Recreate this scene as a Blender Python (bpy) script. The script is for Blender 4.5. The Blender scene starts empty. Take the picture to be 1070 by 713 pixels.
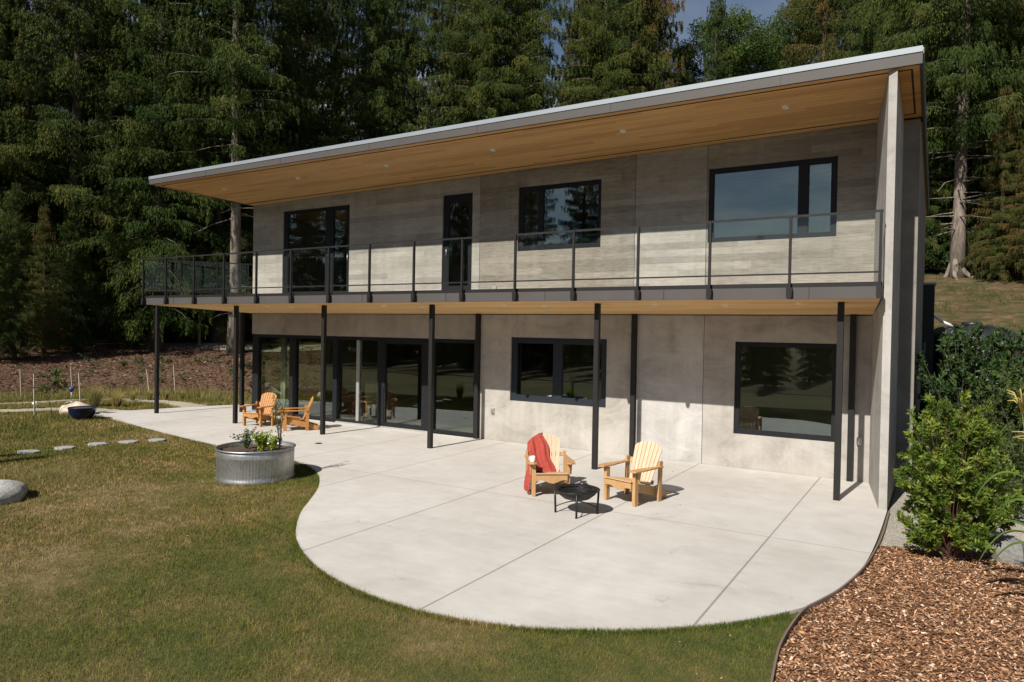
import bpy, bmesh, math, random
import numpy as np
from mathutils import Vector, Matrix
from mathutils.geometry import delaunay_2d_cdt

SC = bpy.context.scene
COL = SC.collection
R_ = math.radians

# ---------------------------------------------------------------- camera, sky, sun, exposure
cam_d = bpy.data.cameras.new('camera')
cam = bpy.data.objects.new('camera', cam_d); COL.objects.link(cam)
yaw, pitch, roll = -0.54615, -0.014124, 0.017236
fwd = Vector((math.sin(yaw)*math.cos(pitch), math.cos(yaw)*math.cos(pitch), math.sin(pitch)))
rt = Vector((math.cos(yaw), -math.sin(yaw), 0)); up = rt.cross(fwd)
r2 = rt*math.cos(roll) + up*math.sin(roll); u2 = -rt*math.sin(roll) + up*math.cos(roll)
cam.matrix_world = Matrix(((r2.x, u2.x, -fwd.x, 0), (r2.y, u2.y, -fwd.y, -14.582), (r2.z, u2.z, -fwd.z, 2.7), (0, 0, 0, 1)))
cam_d.sensor_width = 36; cam_d.lens = 24.695; cam_d.clip_end = 2000; cam_d.clip_start = .05
SC.camera = cam

SUN_DIR = Vector((0.10, 1.0, -0.885)).normalized()      # travel direction of the light
sun_el = math.asin(-SUN_DIR.z); sun_az = math.atan2(-SUN_DIR.x, -SUN_DIR.y)
sd = bpy.data.lights.new('sun', 'SUN'); sd.energy = 5.0; sd.angle = R_(.5); sd.color = (1, .945, .86)
so = bpy.data.objects.new('sun', sd); COL.objects.link(so)
so.rotation_euler = SUN_DIR.to_track_quat('-Z', 'Y').to_euler(); so.location = (-10, -60, 60)

W = bpy.data.worlds.new('World'); SC.world = W; W.use_nodes = True
nt = W.node_tree; nt.nodes.clear()
def N(t, typ, **kw):
    n = t.nodes.new(typ)
    for k, v in kw.items():
        if k.startswith('i_'): n.inputs[k[2:].replace('_', ' ')].default_value = v
        else: setattr(n, k, v)
    return n
sky = N(nt, 'ShaderNodeTexSky', sky_type='NISHITA', sun_disc=False)
sky.sun_elevation = sun_el; sky.sun_rotation = sun_az % (2*math.pi); sky.air_density = 1.0; sky.dust_density = .3
tc = N(nt, 'ShaderNodeTexCoord'); mp = N(nt, 'ShaderNodeMapping'); mp.inputs['Scale'].default_value = (1, 1, 3.2); mp.inputs['Location'].default_value = (2.9, 8.3, .5)
nz = N(nt, 'ShaderNodeTexNoise'); nz.inputs['Scale'].default_value = 2.6; nz.inputs['Detail'].default_value = 7; nz.inputs['Roughness'].default_value = .55
cr = N(nt, 'ShaderNodeValToRGB'); cr.color_ramp.elements[0].position = .45; cr.color_ramp.elements[1].position = .63
cr.color_ramp.elements[0].color = (0, 0, 0, 1); cr.color_ramp.elements[1].color = (.6, .6, .6, 1)
mx = N(nt, 'ShaderNodeMixRGB'); mx.inputs['Color2'].default_value = (17, 16.6, 15.8, 1)
sz = N(nt, 'ShaderNodeSeparateXYZ'); nt.links.new(tc.outputs['Generated'], sz.inputs[0])      # cloud bank stays low in the sky
mr = N(nt, 'ShaderNodeMapRange'); mr.inputs['From Min'].default_value = .24; mr.inputs['From Max'].default_value = .36; mr.inputs['To Min'].default_value = 1; mr.inputs['To Max'].default_value = .12
nt.links.new(sz.outputs['Z'], mr.inputs['Value']); ml = N(nt, 'ShaderNodeMath', operation='MULTIPLY')
bg = N(nt, 'ShaderNodeBackground'); bg.inputs['Strength'].default_value = .045
wo = N(nt, 'ShaderNodeOutputWorld')
L = nt.links.new
L(tc.outputs['Generated'], mp.inputs['Vector']); L(mp.outputs[0], nz.inputs['Vector']); L(nz.outputs['Fac'], cr.inputs[0])
L(cr.outputs[0], ml.inputs[0]); L(mr.outputs[0], ml.inputs[1]); L(ml.outputs[0], mx.inputs['Fac']); L(sky.outputs[0], mx.inputs['Color1']); L(mx.outputs[0], bg.inputs['Color']); L(bg.outputs[0], wo.inputs[0])

SC.view_settings.view_transform = 'Standard'; SC.view_settings.look = 'None'
SC.view_settings.exposure = 0.52; SC.view_settings.gamma = 1
SC.render.engine = 'CYCLES'
SC.cycles.max_bounces = 8; SC.cycles.transparent_max_bounces = 24

# ---------------------------------------------------------------- helpers
def tag(o, label=None, cat=None, group=None, kind=None):
    if label: o['label'] = label
    if cat: o['category'] = cat
    if group: o['group'] = group
    if kind: o['kind'] = kind
    return o
def thing(name, loc, rz=0, label=None, cat=None, group=None):
    o = bpy.data.objects.new(name, None); COL.objects.link(o); o.location = loc; o.rotation_euler = (0, 0, rz)
    o.empty_display_size = .3
    return tag(o, label, cat, group)
def link_mesh(name, me, mat, parent=None, smooth=False):
    o = bpy.data.objects.new(name, me); COL.objects.link(o)
    if mat: me.materials.append(mat)
    if parent: o.parent = parent
    if smooth: me.polygons.foreach_set('use_smooth', [True]*len(me.polygons))
    return o
def copy_tree(o, parent=None):
    c = o.copy(); COL.objects.link(c); c.parent = parent
    for ch in list(o.children): copy_tree(ch, c)
    return c
class MB:
    def __init__(s): s.v = []; s.f = []
    def add(s, vs, fs):
        b = len(s.v); s.v += [tuple(v) for v in vs]; s.f += [tuple(i+b for i in f) for f in fs]; return s
    def hexa(s, p):      # 8 points: bottom 4 ccw then top 4
        return s.add(p, [(3, 2, 1, 0), (4, 5, 6, 7), (0, 1, 5, 4), (1, 2, 6, 5), (2, 3, 7, 6), (3, 0, 4, 7)])
    def box(s, x0, x1, y0, y1, z0, z1):
        return s.hexa([(x0, y0, z0), (x1, y0, z0), (x1, y1, z0), (x0, y1, z0), (x0, y0, z1), (x1, y0, z1), (x1, y1, z1), (x0, y1, z1)])
    def bar(s, a, b, w, h, upv=(0, 0, 1)):       # box from a to b, w across, h along up
        a = Vector(a); b = Vector(b); d = (b-a).normalized(); u = Vector(upv); sd_ = d.cross(u)
        if sd_.length < 1e-4: sd_ = d.cross(Vector((0, 1, 0)))
        sd_.normalize(); u = sd_.cross(d)
        q = [(-1, -1), (1, -1), (1, 1), (-1, 1)]
        pa = [a + sd_*(i*w/2) + u*(j*h/2) for i, j in q]; pb = [b + sd_*(i*w/2) + u*(j*h/2) for i, j in q]
        return s.hexa([pa[0], pa[1], pb[1], pb[0], pa[3], pa[2], pb[2], pb[3]])
    def prism(s, poly, z0, z1):                   # z0/z1 numbers or functions (x,y)
        f0 = z0 if callable(z0) else (lambda x, y: z0); f1 = z1 if callable(z1) else (lambda x, y: z1)
        n = len(poly)
        vs = [(x, y, f0(x, y)) for x, y in poly] + [(x, y, f1(x, y)) for x, y in poly]
        fs = [tuple(range(n-1, -1, -1)), tuple(range(n, 2*n))] + [(i, (i+1) % n, n+(i+1) % n, n+i) for i in range(n)]
        return s.add(vs, fs)
    def tube(s, pts, rad, n=8, cap=True):
        pts = [Vector(p) for p in pts]; rad = rad if hasattr(rad, '__len__') else [rad]*len(pts)
        vs = []; prev = None
        for i, p in enumerate(pts):
            d = (pts[min(i+1, len(pts)-1)] - pts[max(i-1, 0)]).normalized()
            if prev is None:
                a = d.orthogonal().normalized()
            else:
                a = (prev - d*prev.dot(d))
                a = a.normalized() if a.length > 1e-6 else d.orthogonal().normalized()
            prev = a; b = d.cross(a)
            vs += [p + (a*math.cos(2*math.pi*k/n) + b*math.sin(2*math.pi*k/n))*rad[i] for k in range(n)]
        fs = [(i*n+k, i*n+(k+1) % n, (i+1)*n+(k+1) % n, (i+1)*n+k) for i in range(len(pts)-1) for k in range(n)]
        if cap: fs += [tuple(range(n-1, -1, -1)), tuple(range((len(pts)-1)*n, len(pts)*n))]
        return s.add(vs, fs)
    def lathe(s, prof, n=32, c=(0, 0, 0), sy=1):
        vs = [(c[0]+r*math.cos(2*math.pi*k/n), c[1]+sy*r*math.sin(2*math.pi*k/n), c[2]+z) for r, z in prof for k in range(n)]
        fs = [(i*n+k, i*n+(k+1) % n, (i+1)*n+(k+1) % n, (i+1)*n+k) for i in range(len(prof)-1) for k in range(n)]
        return s.add(vs, fs)
    def build(s, name, mat, parent=None, smooth=False, bevel=0):
        me = bpy.data.meshes.new(name); me.from_pydata(s.v, [], s.f); me.update()
        o = link_mesh(name, me, mat, parent, smooth)
        if bevel:
            m = o.modifiers.new('bevel', 'BEVEL'); m.width = bevel; m.segments = 2; m.limit_method = 'ANGLE'
        return o
def np_mesh(name, V, F, mat, parent=None, tint=None):
    """V (n,3), F (m,k) arrays; tint per-vertex float"""
    me = bpy.data.meshes.new(name); me.vertices.add(len(V)); me.vertices.foreach_set('co', np.asarray(V, np.float32).ravel())
    k = F.shape[1]; me.loops.add(F.size); me.loops.foreach_set('vertex_index', F.astype(np.int32).ravel())
    me.polygons.add(len(F)); me.polygons.foreach_set('loop_start', np.arange(0, F.size, k, dtype=np.int32))
    me.update(calc_edges=True)
    if tint is not None:
        a = me.attributes.new('tint', 'FLOAT', 'POINT'); a.data.foreach_set('value', np.asarray(tint, np.float32))
    return link_mesh(name, me, mat, parent)

# ---------------------------------------------------------------- materials
def newmat(name):
    m = bpy.data.materials.new(name); m.use_nodes = True; t = m.node_tree
    b = t.nodes['Principled BSDF']; return m, t, b
def ramp(t, fac, stops):
    r = t.nodes.new('ShaderNodeValToRGB'); e = r.color_ramp.elements
    while len(e) < len(stops): e.new(.5)
    for el, (p, c) in zip(e, stops): el.position = p; el.color = (*c, 1) if len(c) == 3 else c
    t.links.new(fac, r.inputs[0]); return r.outputs[0]
def noise(t, vec, scale, detail=4, rough=.5, dist=0, sc=None):
    if sc is not None:
        mp = t.nodes.new('ShaderNodeMapping'); mp.inputs['Scale'].default_value = sc; t.links.new(vec, mp.inputs['Vector']); vec = mp.outputs[0]
    n = t.nodes.new('ShaderNodeTexNoise'); n.inputs['Scale'].default_value = scale; n.inputs['Detail'].default_value = detail
    n.inputs['Roughness'].default_value = rough; n.inputs['Distortion'].default_value = dist; t.links.new(vec, n.inputs['Vector']); return n.outputs['Fac']
def obj_co(t): return t.nodes.new('ShaderNodeTexCoord').outputs['Object']
def mixc(t, fac, a, b, mode='MIX'):
    m = t.nodes.new('ShaderNodeMixRGB'); m.blend_type = mode
    for s_, v in ((0, fac), (1, a), (2, b)):
        if hasattr(v, 'is_linked') or hasattr(v, 'links'): t.links.new(v, m.inputs[s_])
        else: m.inputs[s_].default_value = v if s_ == 0 else ((*v, 1) if len(v) == 3 else v)
    return m.outputs[0]
def math_(t, op, a, b=None, c=None, clamp=False):
    m = t.nodes.new('ShaderNodeMath'); m.operation = op; m.use_clamp = clamp
    for i, v in enumerate((a, b, c)):
        if v is None: continue
        if hasattr(v, 'links'): t.links.new(v, m.inputs[i])
        else: m.inputs[i].default_value = v
    return m.outputs[0]
def bump(t, b, h, strength=.3, dist=.01):
    n = t.nodes.new('ShaderNodeBump'); n.inputs['Strength'].default_value = strength; n.inputs['Distance'].default_value = dist
    t.links.new(h, n.inputs['Height']); t.links.new(n.outputs[0], b.inputs['Normal'])
def flat(name, col, rough=.5, metal=0, var=.06, vs=6, spec=.5):
    m, t, b = newmat(name); o = obj_co(t); f = noise(t, o, vs, 5)
    c = ramp(t, f, [(.3, tuple(x*(1-var) for x in col)), (.7, tuple(min(1, x*(1+var)) for x in col))])
    t.links.new(c, b.inputs['Base Color']); b.inputs['Roughness'].default_value = rough; b.inputs['Metallic'].default_value = metal
    b.inputs['Specular IOR Level'].default_value = spec
    return m

def concrete(name, base, board=None, seed=0., streak=.5, contrast=1.):
    """board-formed concrete: boards run along X, each with its own tone; fins pass vertical=True"""
    m, t, b = newmat(name); o = obj_co(t)
    off = t.nodes.new('ShaderNodeVectorMath'); off.operation = 'ADD'; off.inputs[1].default_value = (seed*3.1, seed*1.7, seed*7.3); t.links.new(o, off.inputs[0]); q = off.outputs[0]
    big = noise(t, q, .55, 4, .6)
    med = noise(t, q, 1.0, 6, .65, sc=(1.2, 1.2, 3.5))
    vst = noise(t, q, 1.0, 5, .6, sc=(5, 5, .45))
    c = ramp(t, big, [(.25, tuple(x*(1-.16*contrast) for x in base)), (.5, base), (.75, tuple(x*(1+.12*contrast) for x in base))])
    c = mixc(t, .55, c, ramp(t, vst, [(.3, (.80, .79, .77)), (.6, (1, 1, 1))]), 'MULTIPLY')
    h = med
    if board:
        sp = t.nodes.new('ShaderNodeSeparateXYZ'); t.links.new(o, sp.inputs[0])
        zb = math_(t, 'DIVIDE', sp.outputs['Z'], board)
        fl = math_(t, 'FLOOR', zb)
        cmb = t.nodes.new('ShaderNodeCombineXYZ'); t.links.new(fl, cmb.inputs['Z']); t.links.new(math_(t, 'FLOOR', math_(t, 'ADD', math_(t, 'DIVIDE', sp.outputs['X'], 2.4), math_(t, 'MULTIPLY', fl, .37))), cmb.inputs['X'])
        wn = t.nodes.new('ShaderNodeTexWhiteNoise'); t.links.new(cmb.outputs[0], wn.inputs['Vector'])
        bt = ramp(t, wn.outputs['Value'], [(0, (.70,)*3), (.5, (.92,)*3), (1, (1.10,)*3)])
        c = mixc(t, .75, c, bt, 'MULTIPLY')
        grain = noise(t, q, 1.0, 7, .75, sc=(3.5, 3.5, 38))
        c = mixc(t, .8*contrast if contrast < 1.2 else 1, c, ramp(t, grain, [(.30, (.58, .56, .53)), (.5, (.90, .89, .87)), (.68, (1.12,)*3)]), 'MULTIPLY')
        fr = math_(t, 'FRACT', zb); ln = math_(t, 'LESS_THAN', fr, .06)
        c = mixc(t, math_(t, 'MULTIPLY', ln, .13), c, (.07, .065, .06))
        c = mixc(t, .75, c, ramp(t, noise(t, q, 1.0, 6, .7, .6, sc=(.8, .8, 2.2)), [(.30, (.74, .72, .68)), (.5, (.96, .95, .93)), (.66, (1.1, 1.1, 1.08))]), 'MULTIPLY')
        h = math_(t, 'ADD', math_(t, 'ADD', math_(t, 'MULTIPLY', wn.outputs['Value'], .6), math_(t, 'MULTIPLY', grain, .6)), math_(t, 'MULTIPLY', ln, -1.))
    else:
        c = mixc(t, .8, c, ramp(t, noise(t, q, 1.0, 7, .7, .8, sc=(1.1, 1.1, 1.6)), [(.32, (.66, .65, .62)), (.5, (.95, .945, .94)), (.64, (1.1,)*3)]), 'MULTIPLY')
        c = mixc(t, .35, c, ramp(t, noise(t, q, 38, 3, .6), [(.3, (.75, .75, .74)), (.5, (1, 1, 1))]), 'MULTIPLY')
    t.links.new(c, b.inputs['Base Color']); b.inputs['Roughness'].default_value = .88; b.inputs['Specular IOR Level'].default_value = .25
    bump(t, b, h, .35, .008)
    return m
def wood_boards(name, base, dark, bw=.09, axis='Y', rough=.55, grain_axis='X', seed=0):
    m, t, b = newmat(name); o = obj_co(t)
    sp = t.nodes.new('ShaderNodeSeparateXYZ'); t.links.new(o, sp.inputs[0])
    yb = math_(t, 'DIVIDE', sp.outputs[axis], bw); fl = math_(t, 'FLOOR', yb)
    xs = math_(t, 'FLOOR', math_(t, 'ADD', math_(t, 'DIVIDE', sp.outputs[grain_axis], 2.6), math_(t, 'MULTIPLY', fl, .618)))
    cmb = t.nodes.new('ShaderNodeCombineXYZ'); t.links.new(fl, cmb.inputs['X']); t.links.new(xs, cmb.inputs['Y'])
    wn = t.nodes.new('ShaderNodeTexWhiteNoise'); t.links.new(cmb.outputs[0], wn.inputs['Vector'])
    sc = {'X': (1.2, 30, 30), 'Y': (30, 1.2, 30), 'Z': (30, 30, 1.2)}[grain_axis]
    g = noise(t, o, 1., 5, .6, sc=sc)
    c = ramp(t, wn.outputs['Value'], [(0, dark), (.5, tuple((a+d)/2*1.08 for a, d in zip(base, dark))), (1, base)])
    c = mixc(t, .6, c, ramp(t, g, [(.3, (.72, .68, .62)), (.65, (1.06,)*3)]), 'MULTIPLY')
    ln = math_(t, 'LESS_THAN', math_(t, 'FRACT', yb), .05)
    c = mixc(t, math_(t, 'MULTIPLY', ln, .55), c, (.08, .04, .02))
    t.links.new(c, b.inputs['Base Color']); b.inputs['Roughness'].default_value = rough
    return m
def plain_wood(name, a, d, sc=(14, 14, 2.), rough=.6):
    m, t, b = newmat(name); o = obj_co(t); g = noise(t, o, 1.4, 5, .6, sc=sc)
    oi = t.nodes.new('ShaderNodeObjectInfo')
    c = ramp(t, g, [(.3, d), (.7, a)])
    c = mixc(t, .5, c, ramp(t, oi.outputs['Random'], [(0, (.86, .84, .8)), (1, (1.08, 1.06, 1.03))]), 'MULTIPLY')
    t.links.new(c, b.inputs['Base Color']); b.inputs['Roughness'].default_value = rough
    return m
def glass(name, tint, refl=1.5, rough=0.0, ior=1.5, wav=.0):
    m = bpy.data.materials.new(name); m.use_nodes = True; t = m.node_tree; t.nodes.clear()
    tr = t.nodes.new('ShaderNodeBsdfTransparent'); tr.inputs[0].default_value = (*tint, 1)
    gl = t.nodes.new('ShaderNodeBsdfGlossy'); gl.inputs['Roughness'].default_value = rough; gl.inputs[0].default_value = (.84, .95, 1, 1)
    fr = t.nodes.new('ShaderNodeLayerWeight'); fr.inputs['Blend'].default_value = .5      # facing term, the same from both sides of a pane
    f = math_(t, 'MULTIPLY', math_(t, 'ADD', math_(t, 'MULTIPLY', math_(t, 'POWER', fr.outputs['Facing'], 5), .96), .04), refl, clamp=True)
    mix = t.nodes.new('ShaderNodeMixShader'); out = t.nodes.new('ShaderNodeOutputMaterial')
    t.links.new(f, mix.inputs[0]); t.links.new(tr.outputs[0], mix.inputs[1]); t.links.new(gl.outputs[0], mix.inputs[2]); t.links.new(mix.outputs[0], out.inputs[0])
    if wav:
        o = obj_co(t); n = noise(t, o, .9, 1); bp = t.nodes.new('ShaderNodeBump'); bp.inputs['Strength'].default_value = wav; bp.inputs['Distance'].default_value = .02
        t.links.new(n, bp.inputs['Height']); t.links.new(bp.outputs[0], gl.inputs['Normal'])
    return m
def foliage(name, stops, trans=.35, rough=.55, attr=True, spec=.3, hue=.12):
    m, t, b = newmat(name)
    a = t.nodes.new('ShaderNodeAttribute'); a.attribute_name = 'tint'
    c = ramp(t, a.outputs['Fac'], stops)
    oi = t.nodes.new('ShaderNodeObjectInfo')
    c = mixc(t, 1, c, ramp(t, oi.outputs['Random'], [(0, (1-hue, 1-hue*.4, 1-hue)), (.5, (1, 1, 1)), (1, (1+hue*1.5, 1+hue*.6, 1-hue*.3))]), 'MULTIPLY')
    t.links.new(c, b.inputs['Base Color']); b.inputs['Roughness'].default_value = rough; b.inputs['Specular IOR Level'].default_value = spec
    out = t.nodes['Material Output']; tl = t.nodes.new('ShaderNodeBsdfTranslucent'); t.links.new(mixc(t, 1, c, (1.1, 1.25, .6), 'MULTIPLY'), tl.inputs[0])
    mix = t.nodes.new('ShaderNodeMixShader'); mix.inputs[0].default_value = trans
    t.links.new(b.outputs[0], mix.inputs[1]); t.links.new(tl.outputs[0], mix.inputs[2]); t.links.new(mix.outputs[0], out.inputs[0])
    return m

CONC = (.42, .385, .325)
M = {}
M['up1'] = concrete('concrete_boards_one', (0.375, 0.353, 0.324), .145, 1, contrast=.8)
M['up2'] = concrete('concrete_boards_two', (0.301, 0.274, 0.238), .145, 2, contrast=1.25)
M['up3'] = concrete('concrete_boards_three', (0.372, 0.350, 0.319), .145, 3, contrast=.8)
M['up4'] = concrete('concrete_boards_four', (0.318, 0.293, 0.258), .145, 4, contrast=1.)
M['lo1'] = concrete('concrete_cast_one', (0.316, 0.293, 0.266), None, 5)
M['lo2'] = concrete('concrete_cast_two', (0.372, 0.350, 0.322), None, 6)
M['lo3'] = concrete('concrete_cast_three', (0.428, 0.418, 0.405), None, 7, contrast=.5)
M['lo4'] = concrete('concrete_cast_four', (0.377, 0.355, 0.330), None, 8)
M['fin'] = concrete('concrete_fin', (0.377, 0.361, 0.339), None, 9, contrast=.8)
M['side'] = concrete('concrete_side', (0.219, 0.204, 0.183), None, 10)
M['dark'] = flat('charcoal_powder_coat', (.016, .015, .015), .5, 0, .1, 6, .25)
M['frame'] = flat('anthracite_frame', (.012, .013, .015), .5, 0, .08, 6, .2)
M['frame_blue'] = flat('blue_black_frame', (.016, .021, .028), .5, 0, .08, 6, .25)
M['fascia'] = flat('taupe_fascia_panel', (.070, .063, .061), .55, 0, .05, 2, .3)
M['roofcap'] = flat('zinc_flashing', (.23, .26, .285), .5, .2, .05, 2)
M['rooftop'] = flat('grey_roof_membrane', (.18, .18, .18), .8)
M['soffit'] = wood_boards('cedar_soffit_boards', (.74, .445, .185), (.57, .31, .11), .115)
M['soffit_low'] = wood_boards('fir_soffit_boards', (.76, .50, .23), (.60, .36, .145), .115)
M['white'] = flat('white_trim', (.75, .74, .7), .4)
M['silver'] = flat('silver_track', (.5, .49, .47), .35, .6)
M['glass'] = glass('window_glass', (.82, .85, .78), 2.8, wav=.08)
M['glassrail'] = glass('railing_glass', (.95, .965, .955), .5)
M['interior'] = flat('interior_plaster', (.52, .50, .38), .8)
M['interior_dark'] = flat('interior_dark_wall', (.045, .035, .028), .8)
M['interior_floor'] = flat('interior_floor', (.12, .11, .10), .35)
M['curtain'] = flat('pale_curtain_cloth', (.50, .52, .44), .9)
M['wood_pale'] = plain_wood('pale_pine', (.62, .445, .32), (.54, .365, .245))
M['wood_honey'] = plain_wood('honey_pine', (.47, .285, .13), (.37, .21, .085))
M['wood_seat'] = plain_wood('seat_pine', (.52, .33, .17), (.42, .26, .13))
M['wood_orange'] = plain_wood('orange_cedar', (.44, .215, .062), (.34, .15, .042))
M['wood_post'] = plain_wood('weathered_post', (.30, .25, .16), (.18, .14, .09))
M['stake'] = plain_wood('pale_stake', (.42, .40, .32), (.30, .27, .2))
M['black_iron'] = flat('black_iron', (.012, .012, .012), .45, .2)
M['black_plastic'] = flat('black_plastic', (.018, .019, .022), .38)
M['red'] = flat('brick_red_wool', (.33, .060, .046), .95, 0, .12, 20, .1)
M['mug'] = flat('white_glaze', (.8, .78, .74), .2)
M['soil'] = flat('dark_soil', (.055, .035, .022), .95, 0, .4, 30)
M['blue_pot'] = flat('navy_glaze', (.008, .012, .035), .12)
M['blue'] = flat('blue_plastic', (.012, .035, .17), .35)
M['cream'] = flat('cream_cushion', (.55, .50, .36), .9)
M['bowl_green'] = flat('celadon_glaze', (.25, .40, .33), .3)
M['edging'] = flat('brown_edging', (.17, .12, .10), .6)
def galv():
    m, t, b = newmat('galvanised_steel'); o = obj_co(t)
    v = t.nodes.new('ShaderNodeTexVoronoi'); v.inputs['Scale'].default_value = 30; t.links.new(o, v.inputs['Vector'])
    c = mixc(t, .35, ramp(t, noise(t, o, 3, 5), [(.3, (.27, .29, .29)), (.7, (.42, .44, .44))]), v.outputs['Color'], 'SOFT_LIGHT')
    b.inputs['Metallic'].default_value = .85; b.inputs['Roughness'].default_value = .42
    h = t.nodes.new('ShaderNodeHueSaturation'); h.inputs['Saturation'].default_value = .25; t.links.new(c, h.inputs['Color']); t.links.new(h.outputs[0], b.inputs['Base Color'])
    return m
M['galv'] = galv()
def rockmat(name, base):
    m, t, b = newmat(name); o = obj_co(t); f = noise(t, o, 6, 8, .7); g = noise(t, o, 40, 3, .6)
    c = ramp(t, f, [(.3, tuple(x*.55 for x in base)), (.55, base), (.75, tuple(min(1, x*1.25) for x in base))])
    c = mixc(t, .5, c, ramp(t, g, [(.35, (.5, .5, .5)), (.6, (1.05,)*3)]), 'MULTIPLY')
    t.links.new(c, b.inputs['Base Color']); b.inputs['Roughness'].default_value = .9; bump(t, b, f, .6, .03); return m
M['rock'] = rockmat('granite', (.42, .41, .38)); M['rock_pale'] = rockmat('buff_boulder', (.60, .50, .38)); M['rock_dark'] = rockmat('grey_boulder', (.20, .195, .18))
M['flagstone'] = rockmat('flagstone_grey', (.33, .33, .32))
def barkmat(name, a, d):
    m, t, b = newmat(name); o = obj_co(t); f = noise(t, o, 1, 6, .7, sc=(7, 7, 1.6)); g = noise(t, o, 3, 4, .6)
    c = mixc(t, .4, ramp(t, f, [(.35, d), (.62, a)]), ramp(t, g, [(.3, (.7, .7, .65)), (.7, (1.15, 1.1, 1.05))]), 'MULTIPLY')
    t.links.new(c, b.inputs['Base Color']); b.inputs['Roughness'].default_value = .95; bump(t, b, f, .8, .04); return m
M['bark'] = barkmat('grey_bark', (.24, .20, .165), (.075, .06, .05)); M['bark_red'] = barkmat('red_bark', (.16, .09, .055), (.06, .03, .02))
M['bark_dark'] = barkmat('dark_bark', (.12, .095, .08), (.04, .03, .025))
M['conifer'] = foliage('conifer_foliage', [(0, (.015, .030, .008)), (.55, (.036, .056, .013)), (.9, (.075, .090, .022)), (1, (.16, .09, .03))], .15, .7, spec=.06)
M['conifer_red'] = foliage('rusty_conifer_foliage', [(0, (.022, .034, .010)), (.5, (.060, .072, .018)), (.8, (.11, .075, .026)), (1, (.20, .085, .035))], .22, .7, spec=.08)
M['broadleaf'] = foliage('broadleaf_foliage', [(0, (.035, .060, .012)), (.6, (.075, .115, .022)), (1, (.13, .16, .035))], .4)
M['shrub'] = foliage('glossy_shrub_leaves', [(0, (.055, .095, .014)), (.6, (.13, .19, .028)), (1, (.28, .29, .05))], .35, .5, spec=.25)
M['shrub_dark'] = foliage('dark_glossy_leaves', [(0, (.018, .040, .012)), (.7, (.040, .080, .020)), (1, (.09, .13, .04))], .25, .45, spec=.3)
M['feather'] = foliage('feathery_fronds', [(0, (.05, .085, .025)), (1, (.11, .155, .045))], .4, .7)
M['lime'] = foliage('lime_leaves', [(0, (.16, .24, .03)), (1, (.38, .44, .06))], .4)
M['corn'] = foliage('corn_leaves', [(0, (.10, .17, .04)), (1, (.22, .30, .09))], .4, .4)
M['tassel'] = foliage('corn_tassel', [(0, (.45, .38, .14)), (1, (.62, .52, .24))], .3)
M['drygrass'] = foliage('dry_grass', [(0, (.12, .11, .03)), (.5, (.22, .18, .065)), (1, (.36, .29, .13))], .3)
M['drygrass_dark'] = foliage('rough_hill_grass', [(0, (.05, .06, .018)), (.5, (.11, .10, .035)), (1, (.20, .15, .07))], .3)  # darker copy of the dry grass, tree shade put into its colour
M['chips_dark'] = foliage('bark_chips_dark', [(0, (.03, .018, .012)), (.4, (.10, .055, .035)), (.8, (.18, .11, .075)), (1, (.32, .22, .16))], 0, .9, spec=.1, hue=0)
M['stem_red'] = flat('red_stem', (.075, .036, .024), .7)

# lawn colour shared by turf sheet and blades (position-based patches)
def lawn_color(t, o):
    big = noise(t, o, .30, 4, .55, .4); med = noise(t, o, 1.5, 5, .65); fine = noise(t, o, 14, 4, .7)
    mid = noise(t, o, 5.5, 5, .7); v = math_(t, 'ADD', math_(t, 'ADD', math_(t, 'MULTIPLY', big, .38), math_(t, 'MULTIPLY', med, .34)), math_(t, 'MULTIPLY', mid, .28))
    sp_ = t.nodes.new('ShaderNodeSeparateXYZ'); t.links.new(o, sp_.inputs[0]); dx_ = math_(t, 'ADD', sp_.outputs['X'], 4.3); dy_ = math_(t, 'ADD', sp_.outputs['Y'], 4.6)
    dd = math_(t, 'SQRT', math_(t, 'ADD', math_(t, 'MULTIPLY', dx_, dx_), math_(t, 'MULTIPLY', dy_, dy_)))
    wet = math_(t, 'MULTIPLY', math_(t, 'SUBTRACT', 1.0, math_(t, 'DIVIDE', math_(t, 'SUBTRACT', dd, 4.2), 3.6), clamp=True), .065)      # watered ring of greener turf round the slab
    v = math_(t, 'SUBTRACT', v, math_(t, 'SUBTRACT', wet, .012)); c = ramp(t, v, [(.37, (.064, .094, .019)), (.455, (.105, .116, .028)), (.53, (.175, .146, .053)), (.60, (.275, .212, .114))])
    return mixc(t, .55, c, ramp(t, fine, [(.3, (.55, .55, .5)), (.65, (1.15, 1.15, 1.1))]), 'MULTIPLY'), fine
m, t, b = newmat('turf'); o = obj_co(t); c, fine = lawn_color(t, o)
c = mixc(t, .5, c, (.07, .052, .03)); t.links.new(c, b.inputs['Base Color']); b.inputs['Roughness'].default_value = .95; b.inputs['Specular IOR Level'].default_value = .1; bump(t, b, fine, .8, .03); M['turf'] = m
m, t, b = newmat('grass_blades'); o = obj_co(t); c, fine = lawn_color(t, o)
a = t.nodes.new('ShaderNodeAttribute'); a.attribute_name = 'tint'
c = mixc(t, .8, c, ramp(t, a.outputs['Fac'], [(0, (.60, .66, .52)), (.7, (1.2, 1.15, .95)), (1, (2.2, 1.9, 1.4))]), 'MULTIPLY')
t.links.new(c, b.inputs['Base Color']); b.inputs['Roughness'].default_value = .7; b.inputs['Specular IOR Level'].default_value = .15; M['blades'] = m
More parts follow.
